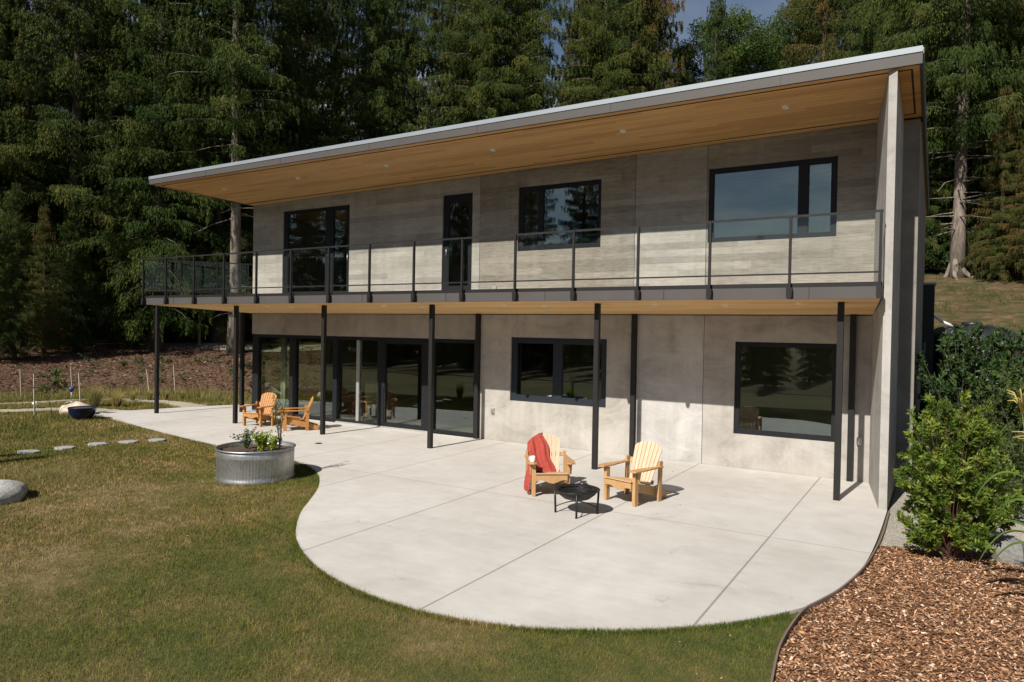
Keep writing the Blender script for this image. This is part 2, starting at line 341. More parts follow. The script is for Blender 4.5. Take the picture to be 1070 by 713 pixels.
def ground_mat(name, stops, sc=25, bs=.8, bd=.03, big=None):
    m, t, b = newmat(name); o = obj_co(t); f = noise(t, o, sc, 6, .7); c = ramp(t, f, stops)
    if big: c = mixc(t, .6, c, ramp(t, noise(t, o, big, 4, .6), [(.35, (.7, .7, .7)), (.65, (1.15, 1.12, 1.1))]), 'MULTIPLY')
    t.links.new(c, b.inputs['Base Color']); b.inputs['Roughness'].default_value = .95; b.inputs['Specular IOR Level'].default_value = .1; bump(t, b, f, bs, bd); return m
M['forest'] = ground_mat('forest_floor', [(.3, (.035, .026, .014)), (.5, (.09, .065, .032)), (.7, (.17, .12, .06))], 9, .8, .05, .5)
M['mulch_slope'] = ground_mat('bark_mulch_slope', [(.3, (.055, .030, .018)), (.5, (.115, .070, .045)), (.7, (.20, .13, .09))], 7, 1, .06, .35)
M['mulch'] = ground_mat('wood_chip_bed', [(.3, (.09, .045, .022)), (.5, (.22, .11, .06)), (.7, (.38, .24, .15))], 28, 1, .03)
M['gravel'] = ground_mat('crushed_gravel', [(.3, (.16, .145, .12)), (.5, (.34, .315, .27)), (.7, (.50, .47, .41))], 60, .8, .02, 1)
M['gravel_path'] = ground_mat('gravel_track', [(.3, (.24, .21, .16)), (.55, (.40, .36, .29)), (.7, (.52, .48, .4))], 12, .5, .02, .5)
M['hill_right'] = ground_mat('sloping_rough_grass', [(.3, (.028, .036, .012)), (.45, (.058, .058, .022)), (.55, (.095, .066, .036)), (.7, (.165, .11, .068))], 2.2, .9, .05, .45)  # colours darkened to stand in for tree shade over the hill
M['chips'] = foliage('wood_chips', [(0, (.08, .038, .020)), (.35, (.22, .11, .055)), (.65, (.38, .20, .105)), (.88, (.56, .34, .21)), (1, (.74, .56, .42))], 0, .85, spec=.15, hue=0)
# patio concrete with saw-cut joints
m, t, b = newmat('broom_finish_patio'); o = obj_co(t); sp = t.nodes.new('ShaderNodeSeparateXYZ'); t.links.new(o, sp.inputs[0])
big = noise(t, o, .35, 5, .6, .5); med = noise(t, o, 2.2, 6, .65); fine = noise(t, o, 70, 3, .6); brm = noise(t, o, 1, 4, .6, sc=(1.2, 9, 1))
c = ramp(t, big, [(.3, (.42, .40, .37)), (.5, (.475, .455, .425)), (.7, (.51, .495, .465))])
c = mixc(t, .5, c, ramp(t, med, [(.3, (.80, .78, .75)), (.65, (1.05,)*3)]), 'MULTIPLY')
c = mixc(t, .3, c, ramp(t, brm, [(.3, (.88, .87, .85)), (.65, (1.05,)*3)]), 'MULTIPLY')
c = mixc(t, .35, c, ramp(t, fine, [(.3, (.85,)*3), (.65, (1.05,)*3)]), 'MULTIPLY')
# stain clusters
st = noise(t, o, 1.1, 6, .75, 1.); c = mixc(t, .5, c, ramp(t, st, [(.28, (.62, .60, .56)), (.40, (1, 1, 1))]), 'MULTIPLY')
def joint(coord, pos, w=.012):
    d = math_(t, 'ABSOLUTE', math_(t, 'SUBTRACT', coord, pos)); return math_(t, 'LESS_THAN', d, w)
acc = None
for px in (-1.885, -4.22, -6.52, -8.93, -11.3, -13.7, -16.1, -18.5):
    j = joint(sp.outputs['X'], px); acc = j if acc is None else math_(t, 'MAXIMUM', acc, j)
acc = math_(t, 'MAXIMUM', acc, joint(math_(t, 'ADD', sp.outputs['Y'], math_(t, 'MULTIPLY', sp.outputs['X'], 0.0)), -4.75, .009))
acc2 = joint(sp.outputs['Y'], -2.1, .02)
c = mixc(t, math_(t, 'MULTIPLY', acc, .62), c, (.12, .10, .08)); c = mixc(t, math_(t, 'MULTIPLY', acc2, .12), c, (.2, .18, .16))
# the band under the deck edge is a slightly cooler pour
band = math_(t, 'MULTIPLY', math_(t, 'LESS_THAN', sp.outputs['Y'], -2.1), math_(t, 'GREATER_THAN', sp.outputs['Y'], -4.75))
c = mixc(t, math_(t, 'MULTIPLY', band, .10), c, (.50, .50, .50))
t.links.new(c, b.inputs['Base Color']); b.inputs['Roughness'].default_value = .8; b.inputs['Specular IOR Level'].default_value = .3
bump(t, b, math_(t, 'ADD', fine, math_(t, 'MULTIPLY', acc, -2)), .25, .006); M['patio'] = m

# ---------------------------------------------------------------- terrain
def sstep(a, b_, x):
    t_ = np.clip((x-a)/(b_-a), 0, 1); return t_*t_*(3-2*t_)
def hill(x, y):
    x = np.asarray(x, float); y = np.asarray(y, float)
    e = np.hypot(np.maximum(0, -25.5-x), np.maximum(0, y)) - 3.0; e = np.maximum(e, 0)
    e = e*sstep(-22, -9, y)
    left = np.where(e < 12, .15*e, np.where(e < 14.5, 1.8, 1.8+.20*(e-14.5)))
    yr = np.maximum(0, y-1.2)
    right = np.where(yr < 20, .27*yr, 5.4+.2*(yr-20))
    w = sstep(-12, -2, x)
    h = left*(1-w) + right*w
    far = np.maximum(0, -y-40); h = h + .06*np.minimum(far, 60)*0
    h = h + .05*np.sin(x*.9+y*.4)*np.sin(y*.7-x*.3)*np.clip(e/6, 0, 1)
    # house pad
    dx = np.maximum(np.maximum(-18.7-x, x+.40), 0); dy = np.maximum(np.maximum(-y-5, y-6.6), 0)
    pad = sstep(0, .35, np.hypot(dx, dy))
    return h*pad - .035 - .12*(1-pad)*(y > 0)
def axis(lo, hi, fine_lo, fine_hi, fs, grow=1.25):
    a = list(np.arange(fine_lo, fine_hi+1e-6, fs)); s = fs; v = a[-1]
    while v < hi: s *= grow; v += s; a.append(v)
    s = fs; v = a[0]; pre = []
    while v > lo: s *= grow; v -= s; pre.append(v)
    return np.array(pre[::-1] + a)
X = axis(-420, 420, -42, 8, .45); Y = axis(-420, 420, -16, 30, .45)
gx, gy = np.meshgrid(X, Y); gz = hill(gx, gy)
V = np.stack([gx.ravel(), gy.ravel(), gz.ravel()], 1); nx = len(X)
i, j = np.meshgrid(np.arange(nx-1), np.arange(len(Y)-1)); q = (j*nx+i).ravel()
F = np.stack([q, q+1, q+1+nx, q+nx], 1)
g = np_mesh('ground', V, F, M['turf']); tag(g, kind='structure'); g.data.polygons.foreach_set('use_smooth', [True]*len(F))

def spline(pts, n=8, closed=False):
    P = [Vector((*p, 0)) if len(p) == 2 else Vector(p) for p in pts]; out = []
    m_ = len(P); rng = m_ if closed else m_-1
    for k in range(rng):
        p0 = P[(k-1) % m_] if closed or k > 0 else P[0]; p1 = P[k]; p2 = P[(k+1) % m_]; p3 = P[(k+2) % m_] if closed or k+2 < m_ else P[-1]
        for s in range(n):
            u = s/n; out.append(.5*((2*p1)+(p2-p0)*u+(2*p0-5*p1+4*p2-p3)*u*u+(3*p1-p0-3*p2+p3)*u**3))
    if not closed: out.append(P[-1])
    return out
def inside(poly, x, y):
    x = np.asarray(x); y = np.asarray(y); c = np.zeros(x.shape, bool); n = len(poly)
    for k in range(n):
        x0, y0 = poly[k][:2]; x1, y1 = poly[(k+1) % n][:2]
        if y0 == y1: continue
        c ^= ((y0 > y) != (y1 > y)) & (x < (x1-x0)*(y-y0)/(y1-y0)+x0)
    return c
def sheet(name, poly, mat, dz, step, zf=hill, parent=None):
    """a ground sheet inside an outline, following the terrain"""
    poly = [(p[0], p[1]) for p in poly]; xs = [p[0] for p in poly]; ys = [p[1] for p in poly]
    ax = np.arange(min(xs), max(xs), step); ay = np.arange(min(ys), max(ys), step); a, b_ = np.meshgrid(ax, ay); a = a.ravel(); b_ = b_.ravel()
    k = inside(poly, a, b_); inner = [(float(p), float(q_)) for p, q_ in zip(a[k], b_[k])]
    n = len(poly); allp = [Vector(p) for p in poly+inner]
    r = delaunay_2d_cdt(allp, [], [list(range(n))], 1, 1e-5)
    vs = np.array([(v.x, v.y) for v in r[0]]); z = zf(vs[:, 0], vs[:, 1]) + dz
    me = bpy.data.meshes.new(name); me.from_pydata([(x, y, zz) for (x, y), zz in zip(vs.tolist(), z.tolist())], [], [tuple(f) for f in r[2]]); me.update()
    o = link_mesh(name, me, mat, parent, True)
    return o

front_curve = [(-21.95, -3.02), (-21.05, -3.3), (-18.58, -3.68), (-15.64, -4.19), (-13.85, -4.45), (-12.37, -4.64), (-11.38, -4.7), (-10.58, -4.88), (-9.72, -5.38), (-8.96, -6.09), (-8.39, -6.8), (-7.95, -7.38), (-7.43, -7.93), (-7.02, -8.3), (-6.55, -8.62), (-5.96, -8.93), (-5.41, -9.12), (-4.91, -9.22), (-4.45, -9.26), (-4.0, -9.24), (-3.61, -9.16), (-3.1, -8.98), (-2.65, -8.73), (-2.2, -8.42), (-1.84, -8.1), (-1.5, -7.72), (-1.22, -7.32), (-1.05, -7.0), (-.91, -6.55), (-.78, -5.94), (-.7, -5.3), (-.66, -4.5), (-.64, -3.4), (-.635, -2.2)]
fc = [(p.x, p.y) for p in spline(front_curve, 4)]
patio_poly = fc + [(-.635, -.02), (-18.2, -.02), (-18.3, 3.4), (-19.4, 3.3), (-20.35, 1.7), (-20.95, .5), (-21.6, -1.6)]
pm = MB().prism(patio_poly, -.14, 0)
pt = pm.build('patio', M['patio']); tag(pt, kind='structure')

mulch_poly = [(-.635, -4.25), (-.66, -4.9), (-.73, -5.64), (-.84, -6.4), (-.95, -6.82), (-1.05, -7.17), (-1.09, -7.65), (-1.10, -8.13), (-1.07, -8.53), (-1.0, -9.2), (-.85, -11), (-.5, -14), (9, -14), (9, -3.2), (2.2, -3.3), (.98, -3.55), (.25, -4.05)]
# between the patio edge and the strip edging only soil shows, so the bed simply runs up to the slab
mp_ = [(-.60, -4.25), (-.62, -4.9), (-.68, -5.6), (-.80, -6.2), (-.9, -6.75), (-1.03, -7.12), (-1.09, -7.65), (-1.10, -8.13), (-1.07, -8.53), (-1.0, -9.2), (-.85, -11), (-.5, -14), (9, -14), (9, -3.2), (2.2, -3.3), (.98, -3.55), (.25, -4.05)]
tag(sheet('mulch_bed', mp_, M['mulch'], .012, .35), kind='structure')
tag(sheet('gravel_strip', [(-.61, -4.26), (.25, -4.06), (.98, -3.56), (2.2, -3.31), (2.6, -.6), (1.6, 1.0), (-.35, 1.2), (-.35, -.02), (-.61, -.02)], M['gravel'], .006, .3), kind='structure')
hr = [(-.33, 1.3), (1.7, 1.05), (2.7, -.5), (9, -3.1), (26, -2), (26, 24), (12, 27), (-8, 27), (-8, 7.4), (-.2, 7.4)]
tag(sheet('grassy_hillside', hr, M['hill_right'], .02, .5), kind='structure')
slope = [(-36, -6), (-31, -5), (-29.3, -2.4), (-28.6, -.6), (-27.3, 1.4), (-24.9, 2.8), (-23.4, 3.5), (-21, 4.2), (-19, 4.4), (-18.8, 8), (-10, 8), (-10, 14.8), (-22, 15.2), (-30, 13.2), (-36, 9), (-39.8, 1), (-40, -6)]
tag(sheet('mulch_slope', slope, M['mulch_slope'], .02, .5), kind='structure')
ff = [(-40, -6.1), (-39.9, 1), (-36, 9.1), (-30, 13.3), (-22, 15.3), (-10, 14.9), (-8.1, 27.1), (12, 27.1), (26, 24.1), (60, 30), (60, 110), (-120, 110), (-120, -6)]
tag(sheet('forest_floor', ff, M['forest'], .02, 2.5), kind='structure')
tag(sheet('forest_floor', [(-75, -19), (-30, -19), (-5, -20), (30, -20), (60, -30), (60, -75), (-75, -75)], M['forest'], .02, 4), kind='structure')  # dark ground added behind the viewer to dim the lower window reflections
def ribbon(name, pts, w, mat, dz=.012):
    P = [Vector((p.x, p.y)) for p in spline(pts, 6)]; vs = []; fs = []
    for k, p in enumerate(P):
        d = (P[min(k+1, len(P)-1)]-P[max(k-1, 0)]).normalized(); nn = Vector((-d.y, d.x)); ww = w/2*(1+.12*math.sin(k*1.9))
        for s in (-1, 1):
            q_ = p+nn*s*ww; vs.append((q_.x, q_.y, float(hill(q_.x, q_.y))+dz))
    for k in range(len(P)-1): fs.append((2*k, 2*k+1, 2*k+3, 2*k+2))
    return tag(MB().add(vs, fs).build(name, mat), kind='structure')
ribbon('gravel_path', [(-28, -8), (-25.5, -5.6), (-24.3, -4.2), (-23.9, -3.3), (-23.2, -2.75), (-22.3, -2.5), (-21.5, -2.35)], .85, M['gravel_path'], .03)
ribbon('gravel_path', [(-29.5, -7.5), (-27, -4.8), (-26.1, -2.7), (-25.9, -1.5), (-25.2, -.5), (-23.8, .05), (-22.7, .15), (-21.2, -.05)], 1.05, M['gravel_path'], .03)
ribbon('upper_path', [(-42, 2), (-38, 6.5), (-35, 9.5), (-31, 12.2), (-26, 14.2), (-18, 15)], 2.0, M['gravel_path'], .04)
e = MB(); ep = spline([(-.60, -2.3), (-.60, -3.85), (-.64, -4.86), (-.71, -5.64), (-.84, -6.4), (-.97, -6.86), (-1.07, -7.2), (-1.11, -7.65), (-1.12, -8.13), (-1.09, -8.53), (-1.02, -9.2), (-.87, -11)], 5)
for a_, b_ in zip(ep[:-1], ep[1:]): e.bar((a_.x, a_.y, .0), (b_.x, b_.y, .0), .018, .06)
tag(e.build('garden_edging', M['edging']), 'dark brown strip edging curving between the patio, lawn and wood chips', 'edging')

# ---------------------------------------------------------------- house
house = thing('concrete_house', (0, 0, 0), 0, 'two storey board formed concrete house with wood soffits and glass balcony', 'house')
def wall(name, x0, x1, z0, z1, y0, y1, holes, mat, ztop=None, parent=house):
    xs = sorted({x0, x1, *[v for h in holes for v in h[:2] if x0 < v < x1]}); zs = sorted({z0, z1, *[v for h in holes for v in h[2:] if z0 < v < z1]})
    solid = lambda a, c_: x0 < a < x1 and z0 < c_ < z1 and not any(h[0] < a < h[1] and h[2] < c_ < h[3] for h in holes)
    mb = MB(); top = lambda x, z: (ztop(x) if (ztop and abs(z-z1) < 1e-6) else z)
    cx = [(xs[k]+xs[k+1])/2 for k in range(len(xs)-1)]; cz = [(zs[k]+zs[k+1])/2 for k in range(len(zs)-1)]
    for a in range(len(cx)):
        for c_ in range(len(cz)):
            if not solid(cx[a], cz[c_]): continue
            xa, xb, za, zb = xs[a], xs[a+1], zs[c_], zs[c_+1]
            P = {(u, v, w): ((xa, xb)[u], (y0, y1)[v], top((xa, xb)[u], (za, zb)[w])) for u in (0, 1) for v in (0, 1) for w in (0, 1)}
            mb.add([P[0, 0, 0], P[1, 0, 0], P[1, 0, 1], P[0, 0, 1]], [(0, 1, 2, 3)]); mb.add([P[0, 1, 0], P[1, 1, 0], P[1, 1, 1], P[0, 1, 1]], [(3, 2, 1, 0)])
            if a == 0 or not solid(cx[a-1], cz[c_]): mb.add([P[0, 0, 0], P[0, 1, 0], P[0, 1, 1], P[0, 0, 1]], [(3, 2, 1, 0)])
            if a == len(cx)-1 or not solid(cx[a+1], cz[c_]): mb.add([P[1, 0, 0], P[1, 1, 0], P[1, 1, 1], P[1, 0, 1]], [(0, 1, 2, 3)])
            if c_ == 0 or not solid(cx[a], cz[c_-1]): mb.add([P[0, 0, 0], P[1, 0, 0], P[1, 1, 0], P[0, 1, 0]], [(3, 2, 1, 0)])
            if c_ == len(cz)-1 or not solid(cx[a], cz[c_+1]): mb.add([P[0, 0, 1], P[1, 0, 1], P[1, 1, 1], P[0, 1, 1]], [(0, 1, 2, 3)])
    me = bpy.data.meshes.new(name); me.from_pydata(mb.v, [], mb.f); me.update()
    bm = bmesh.new(); bm.from_mesh(me); bmesh.ops.remove_doubles(bm, verts=bm.verts, dist=1e-5); bm.to_mesh(me); bm.free()
    return link_mesh(name, me, mat, parent)
WT = .26
ZW = lambda x: 6.47+(x+18.4)*.0107          # where the upper soffit meets the wall
ZFR = lambda x: 6.90-(x+20.3)*.0015         # soffit height along the roof's front edge
upw = dict(slide=(-17.05, -14.30, 3.60, 6.20), door=(-11.03, -10.09, 3.60, 6.17), mid=(-8.755, -6.575, 4.63, 6.17), big=(-4.155, -1.71, 4.605, 6.13))
low = dict(mid=(-8.895, -6.37, 1.01, 2.555), big=(-3.545, -1.625, .69, 2.565))
J = .005
for (a, b_, mt_, hs) in ((-18.4, -9.86, 'up1', ['slide', 'door']), (-9.86+2*J, -5.76, 'up2', ['mid']), (-5.76+2*J, -4.19, 'up3', []), (-4.19+2*J, -1.04, 'up4', ['big'])):
    wall('front_wall_panel', a, b_, 3.112, 6.5, 0, WT, [upw[k] for k in hs], M[mt_], ztop=ZW)
wall('front_wall_panel', -18.4, -9.9, 2.47, 3.095, 0, WT, [], M['lo1'])
for (a, b_, mt_, hs) in ((-9.9+2*J, -5.66, 'lo2', ['mid']), (-5.66+2*J, -4.19, 'lo3', []), (-4.19+2*J, -1.04, 'lo4', ['big'])):
    wall('front_wall_panel', a, b_, -.2, 3.095, 0, WT, [low[k] for k in hs], M[mt_])
# splayed fin wall, its top following the soffit slope
def soff(x, y): return ZW(x) + (ZFR(x)-ZW(x))*(-y/2.25)
MB().prism([(-.757, -2.15), (-.637, -2.20), (-.63, 0), (-1.06, 0)], -.2, lambda x, y: soff(x, y)-.01).build('fin_wall', M['fin'], house)
HD = 6.6
def roofz(x, y): return 7.125-(.19-(x+20.3)*.0045)*(y+2.25)
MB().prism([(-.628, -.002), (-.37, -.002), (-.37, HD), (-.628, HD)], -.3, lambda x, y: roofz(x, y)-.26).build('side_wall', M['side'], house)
MB().prism([(-18.4, 3.0), (-18.15, 3.0), (-18.15, HD), (-18.4, HD)], -.3, 3.1).build('side_wall', M['lo1'], house)
MB().prism([(-18.4, WT), (-18.15, WT), (-18.15, HD), (-18.4, HD)], 3.1, lambda x, y: roofz(x, y)-.24).build('side_wall', M['up1'], house)
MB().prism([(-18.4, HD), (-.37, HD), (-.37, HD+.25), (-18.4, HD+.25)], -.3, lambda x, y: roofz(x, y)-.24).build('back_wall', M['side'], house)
# roof: metal sheet over a taupe fascia over the cedar soffit
rp = [(-20.3, -2.25), (-.306, -2.25), (-.306, 7.0), (-18.42, 7.0), (-18.42, .04)]
roof = MB().prism([(x+(.02 if x < -10 else -.02), y+.02) if y < -2 else (x+(.02 if x < -10 else -.02), y) for x, y in rp], lambda x, y: roofz(x, y)-.09, lambda x, y: roofz(x, y)-.012).build('roof', M['rooftop'], house)
def edge_band(y_off, zt, zb, th, closed=True):
    mb = MB(); n = len(rp)
    for k in range(n):
        a, b_ = Vector(rp[k]), Vector(rp[(k+1) % n]); d = (b_-a).normalized(); nn = Vector((d.y, -d.x))
        o1, o2 = a+nn*y_off, b_+nn*y_off; i1, i2 = a-nn*th, b_-nn*th
        if k == 1: o1 = Vector((o1.x, a.y+.052)); i1 = Vector((i1.x, a.y+.052))
        if k == 0: o1 = Vector((a.x, a.y-y_off)); o2 = Vector((b_.x, b_.y-y_off))
        mb.hexa([(o1.x, o1.y, zb(*o1)), (o2.x, o2.y, zb(*o2)), (i2.x, i2.y, zb(*i2)), (i1.x, i1.y, zb(*i1)), (o1.x, o1.y, zt(*o1)), (o2.x, o2.y, zt(*o2)), (i2.x, i2.y, zt(*i2)), (i1.x, i1.y, zt(*i1))])
    return mb
edge_band(.014, lambda x, y: roofz(x, y)+.004, lambda x, y: roofz(x, y)-.085, .05).build('roof_flashing', M['roofcap'], roof)
edge_band(0, lambda x, y: roofz(x, y)-.088, lambda x, y: (soff(x, y) if y < .1 else roofz(x, y)-.235)-.004, .04).build('fascia_board', M['fascia'], roof)
# joints of the fascia panels
fj = MB()
for x in np.arange(-17.6, -1, 3.05): MB().box(x-.004, x+.004, -2.254, -2.2, roofz(x, -2.25)-.234, roofz(x, -2.25)-.09).build('fascia_joint', M['black_iron'], roof)
# soffit as a gridded sheet, bilinear between the front edge and the wall line; behind the wall it follows the roof
def soffit_sheet(name, pts, zf, th, mat, parent, n=14):
    (ax_, ay_), (bx_, by_), (cx_, cy_), (dx_, dy_) = pts; vs = []; fs = []
    for j_ in range(5):
        for i_ in range(n+1):
            u, v = i_/n, j_/4
            x = (ax_*(1-u)+bx_*u)*(1-v)+(dx_*(1-u)+cx_*u)*v; y = (ay_*(1-u)+by_*u)*(1-v)+(dy_*(1-u)+cy_*u)*v
            vs.append((x, y, zf(x, y)))
    k = len(vs); vs += [(x, y, z+th) for x, y, z in vs]
    for j_ in range(4):
        for i_ in range(n):
            q_ = j_*(n+1)+i_; fs.append((q_, q_+n+1, q_+n+2, q_+1)); fs.append((q_+k, q_+1+k, q_+n+2+k, q_+n+1+k))
    return MB().add(vs, fs).build(name, mat, parent)
sf = soffit_sheet('soffit', [(-20.24, -2.205), (-.33, -2.205), (-.33, -.004), (-18.36, -.004)], lambda x, y: soff(x, y)+.004, .02, M['soffit'], roof)
# dark shadow gaps near the edge and near the wall
gp = MB()
def gap(p, q_, w=.026):
    n = 14
    for k in range(n):
        a = [p[i_]+(q_[i_]-p[i_])*k/n for i_ in (0, 1)]; b_ = [p[i_]+(q_[i_]-p[i_])*(k+1)/n for i_ in (0, 1)]
        gp.bar((a[0], a[1], soff(*a)-.001), (b_[0], b_[1], soff(*b_)-.001), w, .006)
gap((-19.95, -2.07), (-.45, -2.07)); gap((-19.95, -2.07), (-18.55, -.20)); gap((-18.55, -.20), (-.45, -.20)); gap((-.45, -2.07), (-.45, -.2))
gp.build('soffit_gap', M['black_iron'], roof)
def downlight(x, y, z, par, tilt=0):
    mb = MB().lathe([(.0, .0), (.03, -.004), (.032, -.012), (.062, -.012), (.066, 0), (.066, .01)], 20)
    o = mb.build('downlight', M['white'], par, True); o.location = (x, y, z); o.rotation_euler = (tilt, 0, 0)
for x in (-18.02, -14.92, -11.79, -8.65, -5.53, -2.43): downlight(x, -1.33, soff(x, -1.33)-.002, roof, -math.atan(.19))
# right side, behind the front wall: flat roof underside seen past the fin
MB().prism([(-18.1, .27), (-.34, .27), (-.34, 6.97), (-18.1, 6.97)], lambda x, y: roofz(x, y)-.235, lambda x, y: roofz(x, y)-.215).build('roof_underside', M['soffit'], roof)

# balcony
SZ = lambda x, y: 3.305+(y+2.33)*(-.0825)
bp_ = [(-20.28, -2.33), (-.775, -2.33), (-.775, -2.16), (-1.055, -.004), (-18.4, -.004)]
balc = MB().prism([(-20.24, -2.29), (-.785, -2.29), (-.785, -2.16), (-1.06, -.004), (-18.4, -.004)], 3.45, 3.555).build('balcony', M['rooftop'], house)
soffit_sheet('soffit', [(-20.20, -2.285), (-.79, -2.285), (-1.058, -.004), (-18.4, -.004)], lambda x, y: SZ(x, y)+.003, .02, M['soffit_low'], balc)
fb = MB(); fb.box(-20.28, -.775, -2.33, -2.29, 3.305, 3.495)
fb.hexa([(-20.28, -2.33, 3.305), (-20.24, -2.29, 3.305), (-18.36, -.0, 3.115), (-18.41, -.0, 3.115), (-20.28, -2.33, 3.495), (-20.24, -2.29, 3.495), (-18.36, -.0, 3.495), (-18.41, -.0, 3.495)])
fb.build('fascia_board', M['fascia'], balc)
ch = MB(); ch.box(-20.29, -.77, -2.315, -2.285, 3.497, 3.567); ch.bar((-20.285, -2.3, 3.532), (-18.42, .0, 3.532), .03, .07); ch.build('edge_channel', M['dark'], balc)
fj = MB()
for x in np.arange(-18.9, -1, 2.44): MB().box(x-.004, x+.004, -2.334, -2.28, 3.307, 3.494).build('fascia_joint', M['black_iron'], balc)
for x in (-15.59, -11.43, -8.02, -4.62, -2.05): downlight(x, -1.75, SZ(x, -1.75)-.001, balc)
for x in (-14.9, -10.45, -7.15, -3.35): downlight(x, -1.5, SZ(x, -1.5)-.001, balc)
# railing
rail = thing('balcony_railing', (0, 0, 0)); rail.parent = house
PX = [-.80-1.3125*k for k in range(15)]
def rpost(x, y, rz=0):
    mb = MB(); mb.box(-.02, .02, -.035, .015, 3.40-3.3, 4.655-3.3); mb.box(-.045, .045, -.045, .03, .03, .19); mb.box(-.03, .03, -.06, .02, .0, .10)
    o = mb.build('railing_post', M['dark'], rail); o.location = (x, y, 3.3); o.rotation_euler = (0, 0, rz)
for x in PX: rpost(x, -2.385)
rpost(-20.3, -2.39)
dg = math.atan2(2.4, 1.9)
for t_ in (.333, .666, .96): rpost(-20.3+1.9*t_-.03, -2.39+2.39*t_, dg-math.pi)
tr = MB(); tr.box(-20.32, -.77, -2.40, -2.36, 4.635, 4.668); tr.bar((-20.31, -2.38, 4.651), (-18.43, .0, 4.651), .04, .033); tr.build('top_rail', M['dark'], rail)
tr = MB(); tr.box(-20.32, -.80, -2.395, -2.365, 3.70, 3.725); tr.bar((-20.31, -2.38, 3.712), (-18.43, .0, 3.712), .03, .025); tr.build('bottom_rail', M['dark'], rail)
ends = PX + [-20.27]
for a, b_ in zip(ends[:-1], ends[1:]):
    MB().box(b_+.035, a-.035, -2.384, -2.374, 3.73, 4.63).build('glass_panel', M['glassrail'], rail)
for t0_, t1_ in ((0, .333), (.333, .666), (.666, .96)):
    a = Vector((-20.31+1.88*t0_, -2.38+2.38*t0_, 4.18)); b_ = Vector((-20.31+1.88*t1_, -2.38+2.38*t1_, 4.18)); d = (b_-a).normalized()*.04
    MB().bar(a+d, b_-d, .01, .9).build('glass_panel', M['glassrail'], rail)
# steel posts
for x in (-20.40, -16.70, -13.29, -9.86, -5.76, -1.39):
    MB().box(x-.048, x+.048, -1.925, -1.83, 0, SZ(0, -1.88)+.0).build('support_post', M['dark'], house)
for x in (-18.78, -9.82, -5.70, -1.375):
    MB().box(x-.05, x+.05, -.11, -.004, 0, SZ(0, -.06)-.0).build('support_post', M['dark'], house)

def window(name, x0, x1, z0, z1, bays, y=.045, fm='frame', kind='window', dep=.07, inner=None):
    """one frame mesh with openings, one pane per bay; bays = list of (xa, xb, za, zb)"""
    root = thing(name, ((x0+x1)/2, y, z0)); root.parent = house
    fr = wall('frame', x0, x1, z0, z1, y-.0, y+dep, bays, M[fm], parent=None)
    fr.data.transform(Matrix.Translation((-(x0+x1)/2, -y, -z0))); fr.parent = root
    for k, (a, b_, c_, d) in enumerate(bays):
        p_ = MB().box(a-.01, b_+.01, .03, .042, c_-z0-.01, d-z0+.01); p_.v = [(vx-(x0+x1)/2*(0), vy, vz) for vx, vy, vz in p_.v]
        p_.v = [(vx-(x0+x1)/2, vy, vz) for vx, vy, vz in p_.v]; p_.build('pane', M['glass'], root)
        # glazing bead, a thin inner frame
        bd = wall('glazing_bead', a, b_, c_, d, y+.012, y+.029, [(a+.018, b_-.018, c_+.018, d-.018)], M[inner or fm], parent=None)
        bd.data.transform(Matrix.Translation((-(x0+x1)/2, -y, -z0))); bd.parent = root
    return root
e_ = .003
def sh(k, d): return (d[k][0]+e_, d[k][1]-e_, d[k][2]+e_, d[k][3]-e_)
window('window', *sh('big', upw), [(-4.07, -2.40, 4.69, 6.045), (-2.235, -1.81, 4.69, 6.035)])
window('window', *sh('mid', upw), [(-8.63, -8.22, 4.74, 6.07), (-8.09, -6.655, 4.73, 6.085)])
dr = window('balcony_door', *sh('door', upw), [(-10.86, -10.23, 3.82, 5.98)])
ds = window('sliding_door', *sh('slide', upw), [(-16.87, -15.29, 3.75, 6.12), (-14.98, -14.43, 3.75, 6.10)])
window('window', *sh('mid', low), [(-8.75, -7.74, 1.15, 2.43), (-7.52, -6.50, 1.15, 2.43)], fm='frame_blue')
window('window', *sh('big', low), [(-3.46, -1.71, .775, 2.485)])
for par, x, z in ((dr, -.33, 1.05), (ds, .10, 1.05), (ds, 1.31, 1.05)):
    MB().tube([(x, -.005, z-.02), (x, -.05, z-.02), (x, -.05, z+.13)], .011, 8).build('handle', M['silver'] if x != .1 else M['dark'], par, True)
# ground floor glazing of the living room: bays between mullions
gl_root = thing('glazed_door_wall', (-14.1, .05, 0)); gl_root.parent = house
def gpart(name, mb, mat, smooth=False):
    mb.v = [(x+14.1, y-.05, z) for x, y, z in mb.v]; return mb.build(name, M[mat], gl_root, smooth)
gm = MB(); gm.box(-18.40, -9.9, .03, .15, 2.37, 2.468); gm.box(-18.2, -9.9, .03, .15, .0, .09)
gpart('head_and_sill', gm, 'frame')
for a, b_ in ((-18.40, -18.14), (-16.72, -16.46), (-14.90, -14.74), (-13.20, -12.96), (-11.60, -11.26), (-9.98, -9.9)):
    gpart('mullion', MB().box(a, b_, .02, .16, .09, 2.37), 'frame')
for a, b_, y_ in ((-18.14, -16.72, .09), (-16.46, -14.90, .09), (-14.74, -13.20, .12), (-12.96, -11.60, .06), (-11.26, -9.98, .09)):
    gpart('pane', MB().box(a-.01, b_+.01, y_, y_+.012, .08, 2.38), 'glass')
gpart('door_edge', MB().box(-14.03, -13.93, .07, .11, .09, 2.37), 'silver')
fr = MB(); fr.box(-12.96, -11.60, .03, .058, .09, .15); fr.box(-12.96, -11.60, .03, .058, 2.30, 2.37); fr.box(-12.96, -12.91, .03, .058, .15, 2.30); fr.box(-11.65, -11.60, .03, .058, .15, 2.30)
gpart('sliding_sash', fr, 'frame')
gpart('track', MB().box(-14.74, -11.40, -.012, .028, .0, .035), 'silver')
